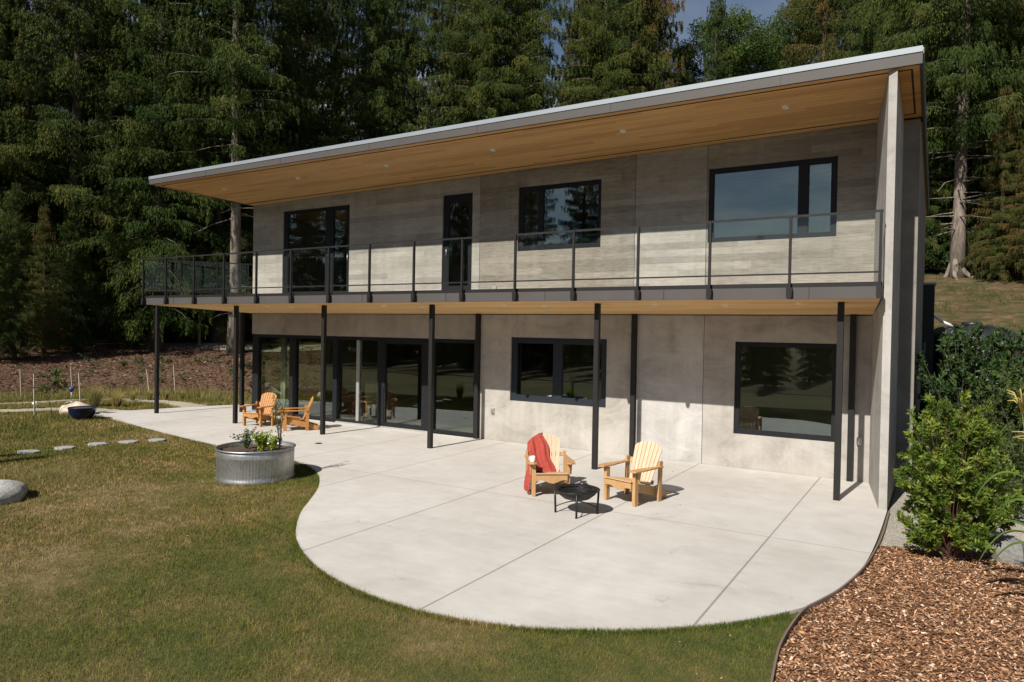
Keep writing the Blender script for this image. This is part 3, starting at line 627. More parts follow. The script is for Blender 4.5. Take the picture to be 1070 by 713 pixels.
gpart('handle', MB().tube([(-12.93, .02, 1.0), (-12.93, -.02, 1.0), (-12.93, -.02, 1.2), (-12.93, .02, 1.2)], .01, 8), 'dark', True)
# glazed return on the left side of the living room
sg = thing('side_glazing', (-18.3, 1.6, 0)); sg.parent = house
def spart(name, mb, mat):
    mb.v = [(x+18.3, y-1.6, z) for x, y, z in mb.v]; return mb.build(name, M[mat], sg)
spart('frame', MB().box(-18.38, -18.22, .15, 3.0, 2.36, 2.47).box(-18.38, -18.22, .15, 3.0, 0, .09).box(-18.38, -18.22, 2.9, 3.0, .09, 2.36).box(-18.38, -18.22, 1.5, 1.6, .09, 2.36), 'frame')
spart('pane', MB().box(-18.31, -18.298, .15, 1.51, .08, 2.37), 'glass'); spart('pane', MB().box(-18.31, -18.298, 1.59, 2.91, .08, 2.37), 'glass')
wall('side_wall_header', -18.4, -18.14, 2.475, 3.095, WT, HD, [], M['lo1'])

# wall fittings
def fitting(name, x, z, label=None):
    mb = MB().box(x-.045, x+.045, -.045, -.002, z-.07, z+.07); o = mb.build(name, M['silver'], house, False, .008)
    MB().box(x-.028, x+.028, -.058, -.047, z-.045, z+.035).build('cover', M['rooftop'], o)
fitting('outlet_box', -9.38, .73)
MB().lathe([(0, .09), (.035, .085), (.045, .05), (.045, -.03), (.03, -.06), (0, -.065)], 16, (-1.23, -.055, .75)).build('wall_tap', M['silver'], house, True)
MB().box(-9.45, -9.33, -.03, -.002, 3.72, 3.80).build('outlet_box', M['silver'], house)

# interior shell (dark rooms behind the glass)
it = MB(); it.box(-18.14, -.64, .27, HD-.01, 2.92, 3.42); it.build('floor_slab', M['interior'], house)
MB().box(-18.14, -.64, .27, HD-.01, -.12, .02).build('interior_floor', M['interior_floor'], house)
MB().box(-18.14, -.64, .27, HD-.01, 3.425, 3.58).build('interior_floor', M['interior_floor'], house)
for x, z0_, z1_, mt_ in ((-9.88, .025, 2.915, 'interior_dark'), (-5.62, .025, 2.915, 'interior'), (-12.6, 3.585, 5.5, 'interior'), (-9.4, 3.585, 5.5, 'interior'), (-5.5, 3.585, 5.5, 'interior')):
    MB().prism([(x, .27), (x+.12, .27), (x+.12, HD-.02), (x, HD-.02)], z0_, (lambda x_, y_: roofz(-20, y_)-.30) if z0_ > 3 else z1_).build('partition_wall', M[mt_], house)
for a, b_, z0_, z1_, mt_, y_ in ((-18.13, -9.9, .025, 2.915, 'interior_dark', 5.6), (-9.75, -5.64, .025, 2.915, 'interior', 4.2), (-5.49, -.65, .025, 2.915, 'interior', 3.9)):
    MB().box(a, b_, y_, y_+.1, z0_, z1_).build('partition_wall', M[mt_], house)
for a, b_, y_ in ((-18.13, -12.62, 4.0), (-12.46, -9.42, 3.2), (-9.26, -5.52, 4.2), (-5.36, -.65, 4.0)):
    MB().box(a, b_, y_, y_+.1, 3.585, roofz(-20, y_)-.31).build('partition_wall', M['interior'], house)
for a, b_ in ((-17.45, -17.22), (-16.98, -16.70)):
    mb = MB(); n = 24; vs = []
    for k in range(n+1):
        x = a+(b_-a)*k/n; y = .34+.035*math.sin(k*1.5)
        vs += [(x, y, .05), (x, y, 2.36)]
    mb.add(vs, [(2*k, 2*k+2, 2*k+3, 2*k+1) for k in range(n)])
    o = mb.build('curtain', M['curtain'], None, True); sd_m = o.modifiers.new('cloth_thickness', 'SOLIDIFY'); sd_m.thickness = .006
    tag(o, 'narrower pale curtain hanging nearest the glazed corner of the living room' if a < -17.2 else 'wider pale curtain hanging beside the first dark mullion of the living room', 'curtain')
# ---------------------------------------------------------------- furniture
def adirondack(name, loc, rz, label, seatm, frm, s=.93):
    r = thing(name, (*loc, 0), rz, label, 'chair')
    def P(nm, mb, mat):
        mb.v = [(x*s, y*s, z*s) for x, y, z in mb.v]; return mb.build(nm, M[mat], r, False, .004)
    for sx in (-1, 1):
        P('leg', MB().box(sx*.29-.03*1, sx*.29+.03, -.42, -.33, 0, .54), frm)
        P('leg', MB().bar((sx*.335, .215, 0), (sx*.335, .235, .66), .035, .085, (0, 1, 0)), frm)
        # seat stringer sloping to the ground at the back
        P('stringer', MB().add([(sx*.245-.017, -.44, .24), (sx*.245-.017, .52, 0), (sx*.245-.017, .56, .10), (sx*.245-.017, .10, .26), (sx*.245-.017, -.44, .37),
                                (sx*.245+.017, -.44, .24), (sx*.245+.017, .52, 0), (sx*.245+.017, .56, .10), (sx*.245+.017, .10, .26), (sx*.245+.017, -.44, .37)],
                               [(0, 1, 2, 3, 4), (9, 8, 7, 6, 5), (0, 5, 6, 1), (1, 6, 7, 2), (2, 7, 8, 3), (3, 8, 9, 4), (4, 9, 5, 0)]), frm)
        arm = [(sx*.25, -.50), (sx*.31, -.53), (sx*.39, -.50), (sx*.41, -.30), (sx*.39, .0), (sx*.375, .27), (sx*.31, .29), (sx*.30, .05), (sx*.25, -.25)]
        if sx < 0: arm = arm[::-1]
        P('armrest', MB().prism(arm, lambda x, y: .555+.0*y, lambda x, y: .58), frm)
        P('arm_bracket', MB().add([(sx*.325, -.40, .55), (sx*.325, -.30, .55), (sx*.325, -.35, .36), (sx*.355, -.40, .55), (sx*.355, -.30, .55), (sx*.355, -.35, .36)],
                                  [(0, 1, 2), (5, 4, 3), (0, 3, 4, 1), (1, 4, 5, 2), (2, 5, 3, 0)]), frm)
    ap = [(-.27, .375), (.27, .375)] + [(x, .255+.028*math.sin((x+.27)*math.pi*5.2)) for x in np.linspace(.27, -.27, 22)]
    P('apron', MB().add([(x, -.462, z) for x, z in ap]+[(x, -.440, z) for x, z in ap], [tuple(range(len(ap)-1, -1, -1)), tuple(range(len(ap), 2*len(ap)))]+[(k, (k+1) % len(ap), len(ap)+(k+1) % len(ap), len(ap)+k) for k in range(len(ap))]), frm)
    for k in range(6):
        y = -.44+k*.095; z = .388-(k*.095)*.16
        P('seat_slat', MB().bar((-.275, y, z), (.275, y, z), .085, .02, (0, .16, 1)), seatm if seatm != 'wood_pale' else 'wood_seat')
    # fan of back slats with a rounded top
    base = Vector((0, .12, .25)); tilt = Vector((0, .38, .92)).normalized(); nrm = Vector((0, .92, -.38)).normalized()
    for k in range(7):
        u = (k-3)/3; ang = u*.085; x0 = u*.185; L_ = .735*(1-.17*u*u) - (0.02 if k in (0, 6) else 0)
        dirv = (Vector((math.sin(ang), 0, 0))+tilt*math.cos(ang)).normalized(); side = dirv.cross(nrm).normalized()
        if side.x < 0: side = -side
        a = base+Vector((x0, 0, 0)); w0, w1 = .027, .036; bth = nrm*.009
        crown = .03*abs(u)
        tp = lambda uu: .735*(1-.035*uu*uu-.10*max(0, abs(uu)-.35)**2*1.2)-.005
        pts = [a-side*w0, a+side*w0, a+side*w1+dirv*(tp(u+.15)-.006), a+side*w1*.5+dirv*tp(u+.08), a-side*w1*.5+dirv*tp(u-.08), a-side*w1+dirv*(tp(u-.15)-.006)]
        n = 6
        P('back_slat', MB().add([p-bth for p in pts]+[p+bth for p in pts], [tuple(range(n-1, -1, -1)), tuple(range(n, 2*n))]+[(q_, (q_+1) % n, n+(q_+1) % n, n+q_) for q_ in range(n)]), seatm)
    for h_, w_ in ((.06, .25), (.38, .335)):
        c_ = base+tilt*h_+nrm*.026
        P('cross_rail', MB().bar(c_+Vector((-w_, 0, 0)), c_+Vector((w_, 0, 0)), .07, .022, tuple(nrm)), frm)
    return r
def facing(fx, fy): return math.atan2(fy, fx)+math.pi/2      # rz turning local -Y to (fx,fy)
chR = adirondack('adirondack_chair', (-4.17, -3.80), facing(-.27, -.963), 'pale pine slatted chair with bare back, on the right of the fire pit', 'wood_pale', 'wood_honey', .98)
chB = adirondack('adirondack_chair', (-5.62, -4.10), facing(.60, -.80), 'pale pine slatted chair with a red blanket on its back, left of the fire pit', 'wood_pale', 'wood_honey', .98)
adirondack('adirondack_chair', (-15.94, -1.62), facing(.21, -.98), 'orange cedar slatted chair facing forward, left of the small side table by the glazing', 'wood_orange', 'wood_orange')
adirondack('adirondack_chair', (-14.46, -1.62), facing(-.62, -.78), 'orange cedar slatted chair seen side-on, right of the small side table by the glazing', 'wood_orange', 'wood_orange')
# small side table between the orange chairs
tb = thing('side_table', (-15.30, -1.45, 0), .1, 'low orange cedar side table between the two orange chairs', 'table')
for k in range(5): MB().box(-.23+k*.094, -.23+k*.094+.086, -.22, .22, .40, .42).build('top_slat', M['wood_orange'], tb)
for sx in (-1, 1):
    for sy in (-1, 1): MB().box(sx*.18-.02, sx*.18+.02, sy*.17-.02, sy*.17+.02, 0, .398).build('leg', M['wood_orange'], tb)
    MB().box(sx*.18-.012, sx*.18+.012, -.15, .15, .32, .38).build('rail', M['wood_orange'], tb)
# red blanket draped over the left pale chair
def blanket():
    base = Vector((0, .12, .25)); tilt = Vector((0, .38, .92)).normalized(); nrm = Vector((0, .92, -.38)).normalized(); s = .98
    nu, nv = 26, 44; vs = []
    L_ = .70
    for j_ in range(nv+1):
        v = j_/nv                                   # 0 at the seat (front), top at .55, then down behind
        for i_ in range(nu+1):
            u = i_/nu
            fold = .012*math.sin(u*13+v*3.2+math.sin(v*7)*1.2)+.008*math.sin(u*27+1.3+v*5+math.sin(u*9+v*11))+.004*math.sin(u*60+v*23)
            if v < .56:
                q_ = v/.56; h_ = .02+(L_+.035)*q_; off = -.040
                xl = -.335+.02*q_; xr = .16-.20*q_+.02*math.sin(v*20)
                x = xl+(xr-xl)*u; p = base+Vector((x, 0, 0))+tilt*h_+nrm*(off+fold-.03*math.sin(q_*math.pi)*.3)
                ee = abs(x)/.27; p = p-tilt*max(0, (.13*ee*ee)*q_**3)
            elif v < .64:
                q_ = (v-.56)/.08; a_ = q_*math.pi; x = -.315+(.275)*u; top = base+tilt*(L_+.035)
                p = top+Vector((x, 0, 0))+nrm*(-.040*math.cos(a_)+fold*.7)+tilt*(.030*math.sin(a_)-.13*(abs(x)/.27)**2)
            else:
                q_ = (v-.64)/.36; x = -.315-.03*q_+.25*u; p = base+tilt*(L_+.035-.62*q_-.13*(abs(x)/.27)**2*(1-q_))+Vector((x, 0, 0))+nrm*(.048+fold)
            vs.append((p.x*s, p.y*s, p.z*s))
    fs = [(j_*(nu+1)+i_, j_*(nu+1)+i_+1, (j_+1)*(nu+1)+i_+1, (j_+1)*(nu+1)+i_) for j_ in range(nv) for i_ in range(nu)]
    mb = MB().add(vs, fs)
    # the part spilling over the left side of the seat towards the ground, with a fringe
    nu2, nv2 = 16, 22; vs = []
    for j_ in range(nv2+1):
        v = j_/nv2
        for i_ in range(nu2+1):
            u = i_/nu2; y = -.30+.36*u; fold = .018*math.sin(u*15+v*3)
            if v < .3: x = -.12-.20*(v/.3); z = .40-.19*(y+.42)*.9+.055*math.sin(u*9)+.03
            else: x = -.335-.03*math.sin((v-.3)*3)+fold-.02*u; z = .40-.19*(y+.42)*.9+.03-(v-.3)/.7*(.34+.06*math.sin(u*7+1))
            vs.append((x*s-.0, y*s, max(.02, z*s)))
    fs = [(j_*(nu2+1)+i_, j_*(nu2+1)+i_+1, (j_+1)*(nu2+1)+i_+1, (j_+1)*(nu2+1)+i_) for j_ in range(nv2) for i_ in range(nu2)]
    mb.add(vs, fs)
    rg = random.Random(5)
    for k in range(26):
        y = (-.30+.36*k/25)*s; mb.tube([(-.365*s, y, .10), (-.375*s, y+rg.uniform(-.01, .01), .035)], .004, 4)
    o = mb.build('blanket', M['red'], None, True); m_ = o.modifiers.new('cloth_thickness', 'SOLIDIFY'); m_.thickness = .008
    return o
bl = blanket(); bl.location = chB.location; bl.rotation_euler = chB.rotation_euler
tag(bl, 'brick red wool blanket draped over the back and seat of the left pine chair', 'blanket')
mg = thing('mug', (0, 0, 0), 0, 'white mug standing on the armrest of the blanket chair', 'mug')
mw = Matrix.Translation(chB.location) @ Matrix.Rotation(chB.rotation_euler.z, 4, 'Z'); pos = mw @ Vector((-.32*.98, -.42*.98, .582*.98)); mg.location = pos
MB().lathe([(0, 0), (.036, 0), (.04, .006), (.041, .095), (.037, .095), (.036, .01), (0, .008)], 24).build('cup', M['mug'], mg, True)
MB().tube([(-.040, 0, .075), (-.062, 0, .07), (-.068, 0, .05), (-.060, 0, .03), (-.040, 0, .025)], .006, 8).build('handle', M['mug'], mg, True)
# fire pit
fp = thing('fire_pit', (-4.57, -5.13, 0), -.33, 'round black steel fire pit bowl on four legs in front of the pine chairs', 'fire pit')
MB().lathe([(0, .215), (.10, .22), (.20, .25), (.28, .315), (.30, .352), (.345, .368), (.35, .362), (.345, .352), (.30, .335), (.285, .30), (.20, .232), (.10, .20), (0, .195)], 48).build('bowl', M['black_iron'], fp, True)
for k in range(4):
    a = math.pi/4+k*math.pi/2; c_, s_ = math.cos(a), math.sin(a)
    mb = MB().tube([(.325*c_, .325*s_, .345), (.31*c_, .31*s_, 0)], .016, 8); mb.lathe([(0, 0), (.02, 0), (.02, .012), (0, .012)], 10, (.31*c_, .31*s_, 0)); mb.build('leg', M['black_iron'], fp, True)
    MB().tube([(.315*c_*(1-q_)-.0, .315*s_*(1-q_), .09+.09*math.sin(q_*math.pi/2)) for q_ in np.linspace(0, 1, 7)], .008, 6).build('brace', M['black_iron'], fp, True)
gr = MB()
for k in (-4, 0, 4):
    h_ = math.sqrt(max(0, .28**2-(k*.05)**2)); gr.tube([(k*.05, -h_, .345), (k*.05, h_, .345)], .003, 5); gr.tube([(-h_, k*.05, .348), (h_, k*.05, .348)], .003, 5)
gr.tube([(.285*math.cos(a), .285*math.sin(a), .345) for a in np.linspace(0, 2*math.pi, 33)], .006, 6); gr.build('grate', M['black_iron'], fp, True)
MB().tube([(-.24, -.12, .372), (.28, .05, .40), (.31, .06, .40)], .006, 6).build('poker', M['black_iron'], fp, True)

# galvanised stock tank planter
tk = thing('stock_tank_planter', (-10.56, -6.10, -.03), 0, 'round galvanised stock tank planter filled with soil on the lawn edge', 'planter')
n = 480; vs = []; prof = [(.735, 0), (.74, .01), (.715, .05), (.715, .10), (.715, .42), (.725, .45), (.715, .47), (.725, .50), (.712, .52), (.712, .57)]
for r_, z in prof:
    for k in range(n):
        cor = .0028*math.sin(k*2*math.pi*80/n) if .06 < z < .44 else 0; a = 2*math.pi*k/n; vs.append(((r_+cor)*math.cos(a), (r_+cor)*math.sin(a), z))
mb = MB().add(vs, [(i_*n+k, i_*n+(k+1) % n, (i_+1)*n+(k+1) % n, (i_+1)*n+k) for i_ in range(len(prof)-1) for k in range(n)])
mb.lathe([(.712, .57), (.725, .585), (.745, .58), (.748, .562), (.735, .552), (.71, .555), (.70, .50), (.70, .40)], 96)
tk.scale = (.93, .93, .97); mb.build('tank_shell', M['galv'], tk, True)
mb = MB(); rg = random.Random(3); n = 40; rings = [(0, .505)]+[(r_, .50) for r_ in (.15, .3, .45, .6, .705)]
vs = [(r_*math.cos(2*math.pi*k/n), r_*math.sin(2*math.pi*k/n), z+rg.uniform(-.02, .02)) for r_, z in rings for k in range(n)]
mb.add(vs, [(i_*n+k, i_*n+(k+1) % n, (i_+1)*n+(k+1) % n, (i_+1)*n+k) for i_ in range(5) for k in range(n)]); mb.build('soil', M['soil'], tk)

# ---------------------------------------------------------------- vegetation helpers
def leaves(P, D, U, ln, wd, rnd):
    """kite leaves at P pointing D with in-plane side U (n,3); returns V,F"""
    n = len(P); ln = np.broadcast_to(ln, (n,))[:, None]; wd = np.broadcast_to(wd, (n,))[:, None]
    V = np.stack([P, P+D*ln*.45+U*wd*.5, P+D*ln, P+D*ln*.45-U*wd*.5], 1).reshape(-1, 3)
    F = np.arange(4*n).reshape(n, 4); return V, F
def unit(a): return a/np.maximum(np.linalg.norm(a, axis=1, keepdims=True), 1e-9)
def rand_side(D, rs):
    r = rs.normal(size=D.shape); s = np.cross(D, r); return unit(s)

def conifer_mesh(H, R, base, seed, nbr=150, dens=210, leaf=(.26, .085), droop=.32, power=.75, dead=0, upper_bias=1.0, trunk_r=.3):
    rs = np.random.RandomState(seed); z = base+(H-base)*(rs.rand(nbr)**upper_bias)*.985; z = np.sort(z)
    fr = (z-base)/(H-base); Lb = R*np.clip(1-fr, 0, 1)**power*rs.uniform(.65, 1.12, nbr)+.35
    low = np.clip(fr/.10, 0, 1)*.35+.65; Lb *= low
    az = np.arange(nbr)*2.399+rs.uniform(-.5, .5, nbr)
    Ps = []; Ds = []; T = []; skel = []
    for k in range(nbr):
        L_ = Lb[k]*(1.25 if rs.rand() < .2 else 1); rise = rs.uniform(.05, .30)+.45*fr[k]; dr = droop*rs.uniform(.7, 1.3)*(1-.5*fr[k])
        ca, sa = math.cos(az[k]), math.sin(az[k]); out = np.array([ca, sa, 0]); lat = np.array([-sa, ca, 0])
        n = int(dens*L_*(.55+.45*rs.rand()))
        s = rs.beta(1.6, 1.05, n); m_ = max(4, int(L_*3.2)); s = np.clip((np.floor(s*m_)+.5)/m_+rs.normal(0, .012, n), .03, 1); wid = (.10+.34*L_*np.sin(np.clip(s*1.15, 0, 1)*math.pi)**.8*(.45)+.12)
        tv = rs.uniform(-1, 1, n); w = tv*wid
        zz = z[k]+L_*s*rise-dr*L_*L_*.28*s**2+.18*np.clip(s-.75, 0, 1)*L_
        tv = np.clip(np.round(tv*2.5)/2.5+rs.normal(0, .10, n), -1.2, 1.2); w = tv*wid; strand = np.floor(s*m_)*7+np.round(tv*2.5)*3+k; hl = .16+.62*((np.abs(strand)*.618) % 1); hang = -rs.rand(n)**1.15*hl*(.6+.6*s)-.12*np.abs(tv)*wid
        P = out*(L_*s)[:, None]+lat*w[:, None]; P[:, 2] = zz+hang
        bend = rs.uniform(-.18, .18); P += lat*(bend*L_*s**2)[:, None]
        D = out*rs.uniform(.1, .8, (n, 1))+lat*(np.sign(w)*rs.uniform(.0, .6, n))[:, None]+np.array([0, 0, -1])*rs.uniform(.6, 1.8, (n, 1))
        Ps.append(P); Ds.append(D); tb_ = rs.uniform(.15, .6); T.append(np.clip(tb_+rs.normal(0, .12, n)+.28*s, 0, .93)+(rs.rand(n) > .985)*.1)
        skel.append((z[k], out, lat, L_, rise, dr, bend))
    P = np.concatenate(Ps); D = unit(np.concatenate(Ds)); n = len(P); U = rand_side(D, rs)
    V, F = leaves(P, D, U, leaf[0]*rs.uniform(.6, 1.4, n), leaf[1]*rs.uniform(.6, 1.4, n), rs)
    tint = np.repeat(np.concatenate(T), 4)
    tb_ = MB(); pts = [(.12*math.sin(q_*3+seed), .12*math.cos(q_*2+seed), q_*H*.99) for q_ in np.linspace(0, 1, 12)]; pts[0] = (pts[0][0], pts[0][1], -.6)
    rad = [trunk_r*(1-q_)**.85+.02 for q_ in np.linspace(0, 1, 12)]; rad[0] *= 1.5
    tb_.tube(pts, rad, 12)
    for zz_, out, lat, L_, rise, dr, bend in skel[::2]:
        q_ = [(out*(L_*s)+lat*(bend*L_*s*s)) for s in (0, .35, .7, .95)]
        tb_.tube([(p[0], p[1], zz_+L_*s*rise-dr*L_*L_*.28*s*s) for p, s in zip(q_, (0, .35, .7, .95))], [.045*min(1, L_/2), .03, .018, .006], 4, False)
    for k in range(dead):
        zz_ = rs.uniform(.12*H*.5, base*1.15); a = rs.uniform(0, 6.28); L_ = rs.uniform(.6, 2.6); dz_ = rs.uniform(-.5, .1)
        tb_.tube([(0, 0, zz_), (math.cos(a)*L_*.5, math.sin(a)*L_*.5, zz_+dz_*L_*.3), (math.cos(a+.15)*L_, math.sin(a+.15)*L_, zz_+dz_*L_*.9)], [.035, .022, .006], 4, False)
    return V, F, tint, tb_
def tree_thing(name, built, loc, rz, s, label, cat, group, crownmat, barkmat_='bark'):
    V, F, tint, tb_ = built
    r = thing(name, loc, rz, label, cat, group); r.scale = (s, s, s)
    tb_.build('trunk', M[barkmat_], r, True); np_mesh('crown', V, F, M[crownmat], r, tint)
    return r
def broadleaf_mesh(H, R, base, seed, nblob=46, per=900, leaf=(.13, .085), trunk_r=.16, droop=0):
    rs = np.random.RandomState(seed); c = []; tb_ = MB()
    pts = [(.15*math.sin(q_*4+seed), .15*math.cos(q_*3+seed), -.4+q_*(H*.85)) for q_ in np.linspace(0, 1, 8)]
    tb_.tube(pts, [trunk_r*(1-.85*q_) for q_ in np.linspace(0, 1, 8)], 10)
    Vs = []; Ts = []
    for k in range(nblob):
        h_ = base+(H-base)*rs.rand()**.8; q_ = (h_-base)/(H-base); rr = R*math.sqrt(max(.05, 1-(2*q_-.8)**2/1.5))*rs.rand()**.45
        a = rs.uniform(0, 6.28); ctr = np.array([rr*math.cos(a), rr*math.sin(a), h_]); br = R*rs.uniform(.16, .34)
        i_ = int((max(0, h_-rr*.5)+.4)/(H*.85)*7); i_ = min(max(i_, 1), 7)
        st_ = Vector(pts[i_]); tb_.tube([st_, st_.lerp(Vector(ctr), .55)+Vector((0, 0, -.1*rr)), Vector(ctr)], [trunk_r*.3, trunk_r*.18, .008], 5, False)
        n = int(per*(br/R/.25)**2); d = unit(rs.normal(size=(n, 3))); rad = br*rs.uniform(.35, 1.15, n)[:, None]*np.array([1, 1, .75])
        Vs.append(ctr+d*rad); Ts.append(np.clip(rs.uniform(.1, .75)+rs.normal(0, .15, n), 0, 1))
    P = np.concatenate(Vs); n = len(P); D = unit(rs.normal(size=(n, 3))+np.array([0, 0, -.3])); U = rand_side(D, rs)
    V, F = leaves(P, D, U, leaf[0]*rs.uniform(.6, 1.3, n), leaf[1]*rs.uniform(.6, 1.3, n), rs)
    return V, F, np.repeat(np.concatenate(Ts), 4), tb_

def hz(x, y): return float(hill(x, y))
protos = {
 'full': tree_thing('conifer_tree', conifer_mesh(30, 4.6, .8, 11, 290, 330, leaf=(.17, .034), droop=.42), (-38.6, 4.9, 0), .4, 1, 'tall full cedar rising directly behind the left end of the balcony', 'tree', None, 'conifer', 'bark_dark'),
 'slim': tree_thing('conifer_tree', conifer_mesh(31, 3.7, 1.5, 12, 290, 350, leaf=(.17, .034), droop=.5), (-35.6, 7.6, 0), 1.4, 1, 'slim drooping cedar between the full cedar and the tall bare trunk', 'tree', None, 'conifer', 'bark_dark'),
 'rusty': tree_thing('conifer_tree', conifer_mesh(27, 4.0, 1.5, 13, 270, 340, leaf=(.17, .034), droop=.45), (-19.3, 27.5, 0), 2.2, 1, 'cedar with rust tinged fronds above the middle of the roof', 'tree', None, 'conifer_red', 'bark_red'),
 'bare': tree_thing('conifer_tree', conifer_mesh(31, 3.8, 10.5, 14, 210, 340, leaf=(.17, .034), droop=.45, dead=26, trunk_r=.30), (-32.1, 9.6, 0), .9, 1, 'fir with a tall bare grey trunk beside the left end of the house', 'tree', None, 'conifer', 'bark'),
 'old': tree_thing('conifer_tree', conifer_mesh(33, 4.2, 5.5, 15, 215, 420, leaf=(.17, .032), dead=34, trunk_r=.24, droop=.4), (.55, 20.9, 0), 2.0, 1, 'old fir with a pale flared trunk on the slope right of the house', 'tree', None, 'conifer', 'bark'),
 'leafy': tree_thing('broadleaf_tree', broadleaf_mesh(19, 3.6, 3, 16, 60, 900), (-11.3, 33.6, 0), 0, 1, 'leafy bright green tree under the patch of blue sky above the roof', 'tree', None, 'broadleaf', 'bark'),
}
for k, o in protos.items(): o.location.z = hz(o.location.x, o.location.y)
# flared roots of the old fir
ro = protos['old']; mb = MB()
for a, L_ in ((-.6, 1.3), (.9, .9), (2.6, 1.0), (4.0, 1.2), (-1.7, 1.0)):
    mb.tube([(.06*math.cos(a), .06*math.sin(a), .9), (.22*math.cos(a), .22*math.sin(a), .32), (L_*.4*math.cos(a), L_*.4*math.sin(a), .06), (L_*.75*math.cos(a+.2), L_*.75*math.sin(a+.2), -.25)], [.12, .14, .09, .03], 10)
mb.build('root_flare', M['bark'], ro, True)
def plant_tree(kind, x, y, rz, s, label, group=None):
    c = copy_tree(protos[kind]); c.location = (x, y, hz(x, y)-.05); c.rotation_euler = (0, 0, rz); c.scale = (s, s, s*1.0)
    for k in ('label', 'group'):
        if k in c: del c[k]
    tag(c, label, 'tree', group); return c
rg = random.Random(21)
lead = [
 ('full', -44.5, -2.0, 2.0, .98, 'broad cedar at the far left edge of the forest, nearest the lawn'),
 ('full', -41.5, 1.6, 3.9, .92, 'second broad cedar in from the left edge of the forest'),
 ('slim', -35.6, 11.2, 4.2, .95, 'slim cedar right behind the tall bare trunk at the left roof corner'),
 ('slim', -33.8, 15.6, .2, 1.02, 'dark cedar standing above the roof just right of the tall bare trunk'),
 ('full', -31.3, 18.6, 5.0, .95, 'broad cedar behind the roof over the upper sliding door'),
 ('slim', -29.5, 21.3, 2.7, .93, 'yellowish drooping cedar behind the left half of the roof'),
 ('bare', -26.4, 24.0, 2.3, .95, 'fir with a thin grey trunk half hidden in cedar boughs above the roof'),
 ('bare', -24.3, 25.6, 4.4, 1.05, 'fir with a straight pale trunk showing above the middle of the roof'),
 ('rusty', -16.2, 28.6, .6, 1.0, 'rust tinged cedar left of the patch of blue sky'),
 ('bare', -18.2, 26.3, 5.2, .9, 'fir with a short grey trunk glimpsed between the rusty cedars'),
 ('leafy', -14.3, 34.9, 2.0, 1.0, 'leafy green tree on the left side of the sky patch'),
 ('leafy', -9.0, 36.2, 4.0, 1.03, 'leafy green tree on the right side of the sky patch'),
 ('rusty', -6.4, 32.5, 2.0, .98, 'reddish cedar above the right third of the roof'),
 ('full', -3.7, 32.3, 1.3, .86, 'dark cedar behind the upper right roof corner'),
 ('slim', -1.9, 29.8, 5.5, .95, 'dark drooping cedar left of the old fir trunk'),
 ('full', 3.6, 26.6, .8, .85, 'dense cedar right behind the old fir trunk'),
 ('rusty', 6.2, 24.6, 4.0, .85, 'rust tinged cedar at the right edge of the picture'),
 ('slim', -12.6, 30.9, 2.6, .66, 'short young cedar below the blue sky patch'),
]
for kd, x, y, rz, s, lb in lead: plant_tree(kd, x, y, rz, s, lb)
row2 = [(-54.4, 3.9), (-54.7, 7.2), (-54.5, 10.8), (-48.9, 11.9), (-49.2, 16.3), (-43.7, 17.3), (-43.3, 22.3), (-38.0, 23.2), (-36.2, 27.8), (-31.1, 28.6), (-28.8, 33.5), (-23.8, 34.1), (-19.2, 34.6), (-8.3, 43.6), (-4.2, 43.7), (-.4, 41.3), (2.9, 39.8), (6.4, 44.3), (10, 37.7), (-47.5, 3.5), (-44.8, 8.2), (-43.0, 13.0), (-47, -3), (-50, -8), (9.5, 30)]
row3 = [(-66.3, 2.6), (-70.3, 10.6), (-67.5, 14.6), (-64.3, 18.9), (-57.0, 21.0), (-55.2, 26.7), (-48.1, 28.7), (-43.4, 32.8), (-37.3, 35.3), (-32.9, 40.3), (-26.9, 42.8), (-22.4, 45.1), (-4.6, 52.8), (.6, 53.7), (5.8, 56.2), (11.1, 52.4), (16, 46), (15, 38)]
for x, y in row2: plant_tree(rg.choice(['full', 'full', 'slim']), x+rg.uniform(-.8, .8), y+rg.uniform(-.8, .8), rg.uniform(0, 6), rg.uniform(.82, 1.0), 'dark conifer deep in the forest behind the front row of trees', 'conifers deep in the forest')
for x, y in row3: plant_tree(rg.choice(['full', 'slim']), x+rg.uniform(-1, 1), y+rg.uniform(-1, 1), rg.uniform(0, 6), rg.uniform(.9, 1.08), 'dark conifer deep in the forest behind the front row of trees', 'conifers deep in the forest')
# lower filler conifers closing the gaps under the crowns on the left and right
for k, (x, y, s) in enumerate([(-35.6, -.9, .24), (-35.5, .8, .26), (-36.4, 2.4, .27), (-37, 4.0, .27), (3.4, 20.8, .40), (2.2, 23.4, .5), (4.6, 23.0, .55), (-1.4, 24.5, .5), (2.1, 20.2, .30), (1.9, 21.9, .42), (-.9, 22.3, .45), (3.2, 19.2, .28), (-46.5, -6.5, .35), (-43.2, -.2, .36), (-40.2, 3, .34), (-37.3, 6.3, .34), (-38.5, 14, .45), (-35, 17.5, .45), (-30, 20, .4), (4.8, 28.5, .38), (8, 27.5, .4), (1.0, 26.8, .42), (-3, 27.5, .4), (-44, 14, .4), (-41.5, 11.8, .42)]):
    plant_tree(['full', 'slim', 'rusty'][k % 3], x, y, k*1.3, s, 'small young conifer in the shade under the tall trees', 'young conifers under the tall trees')
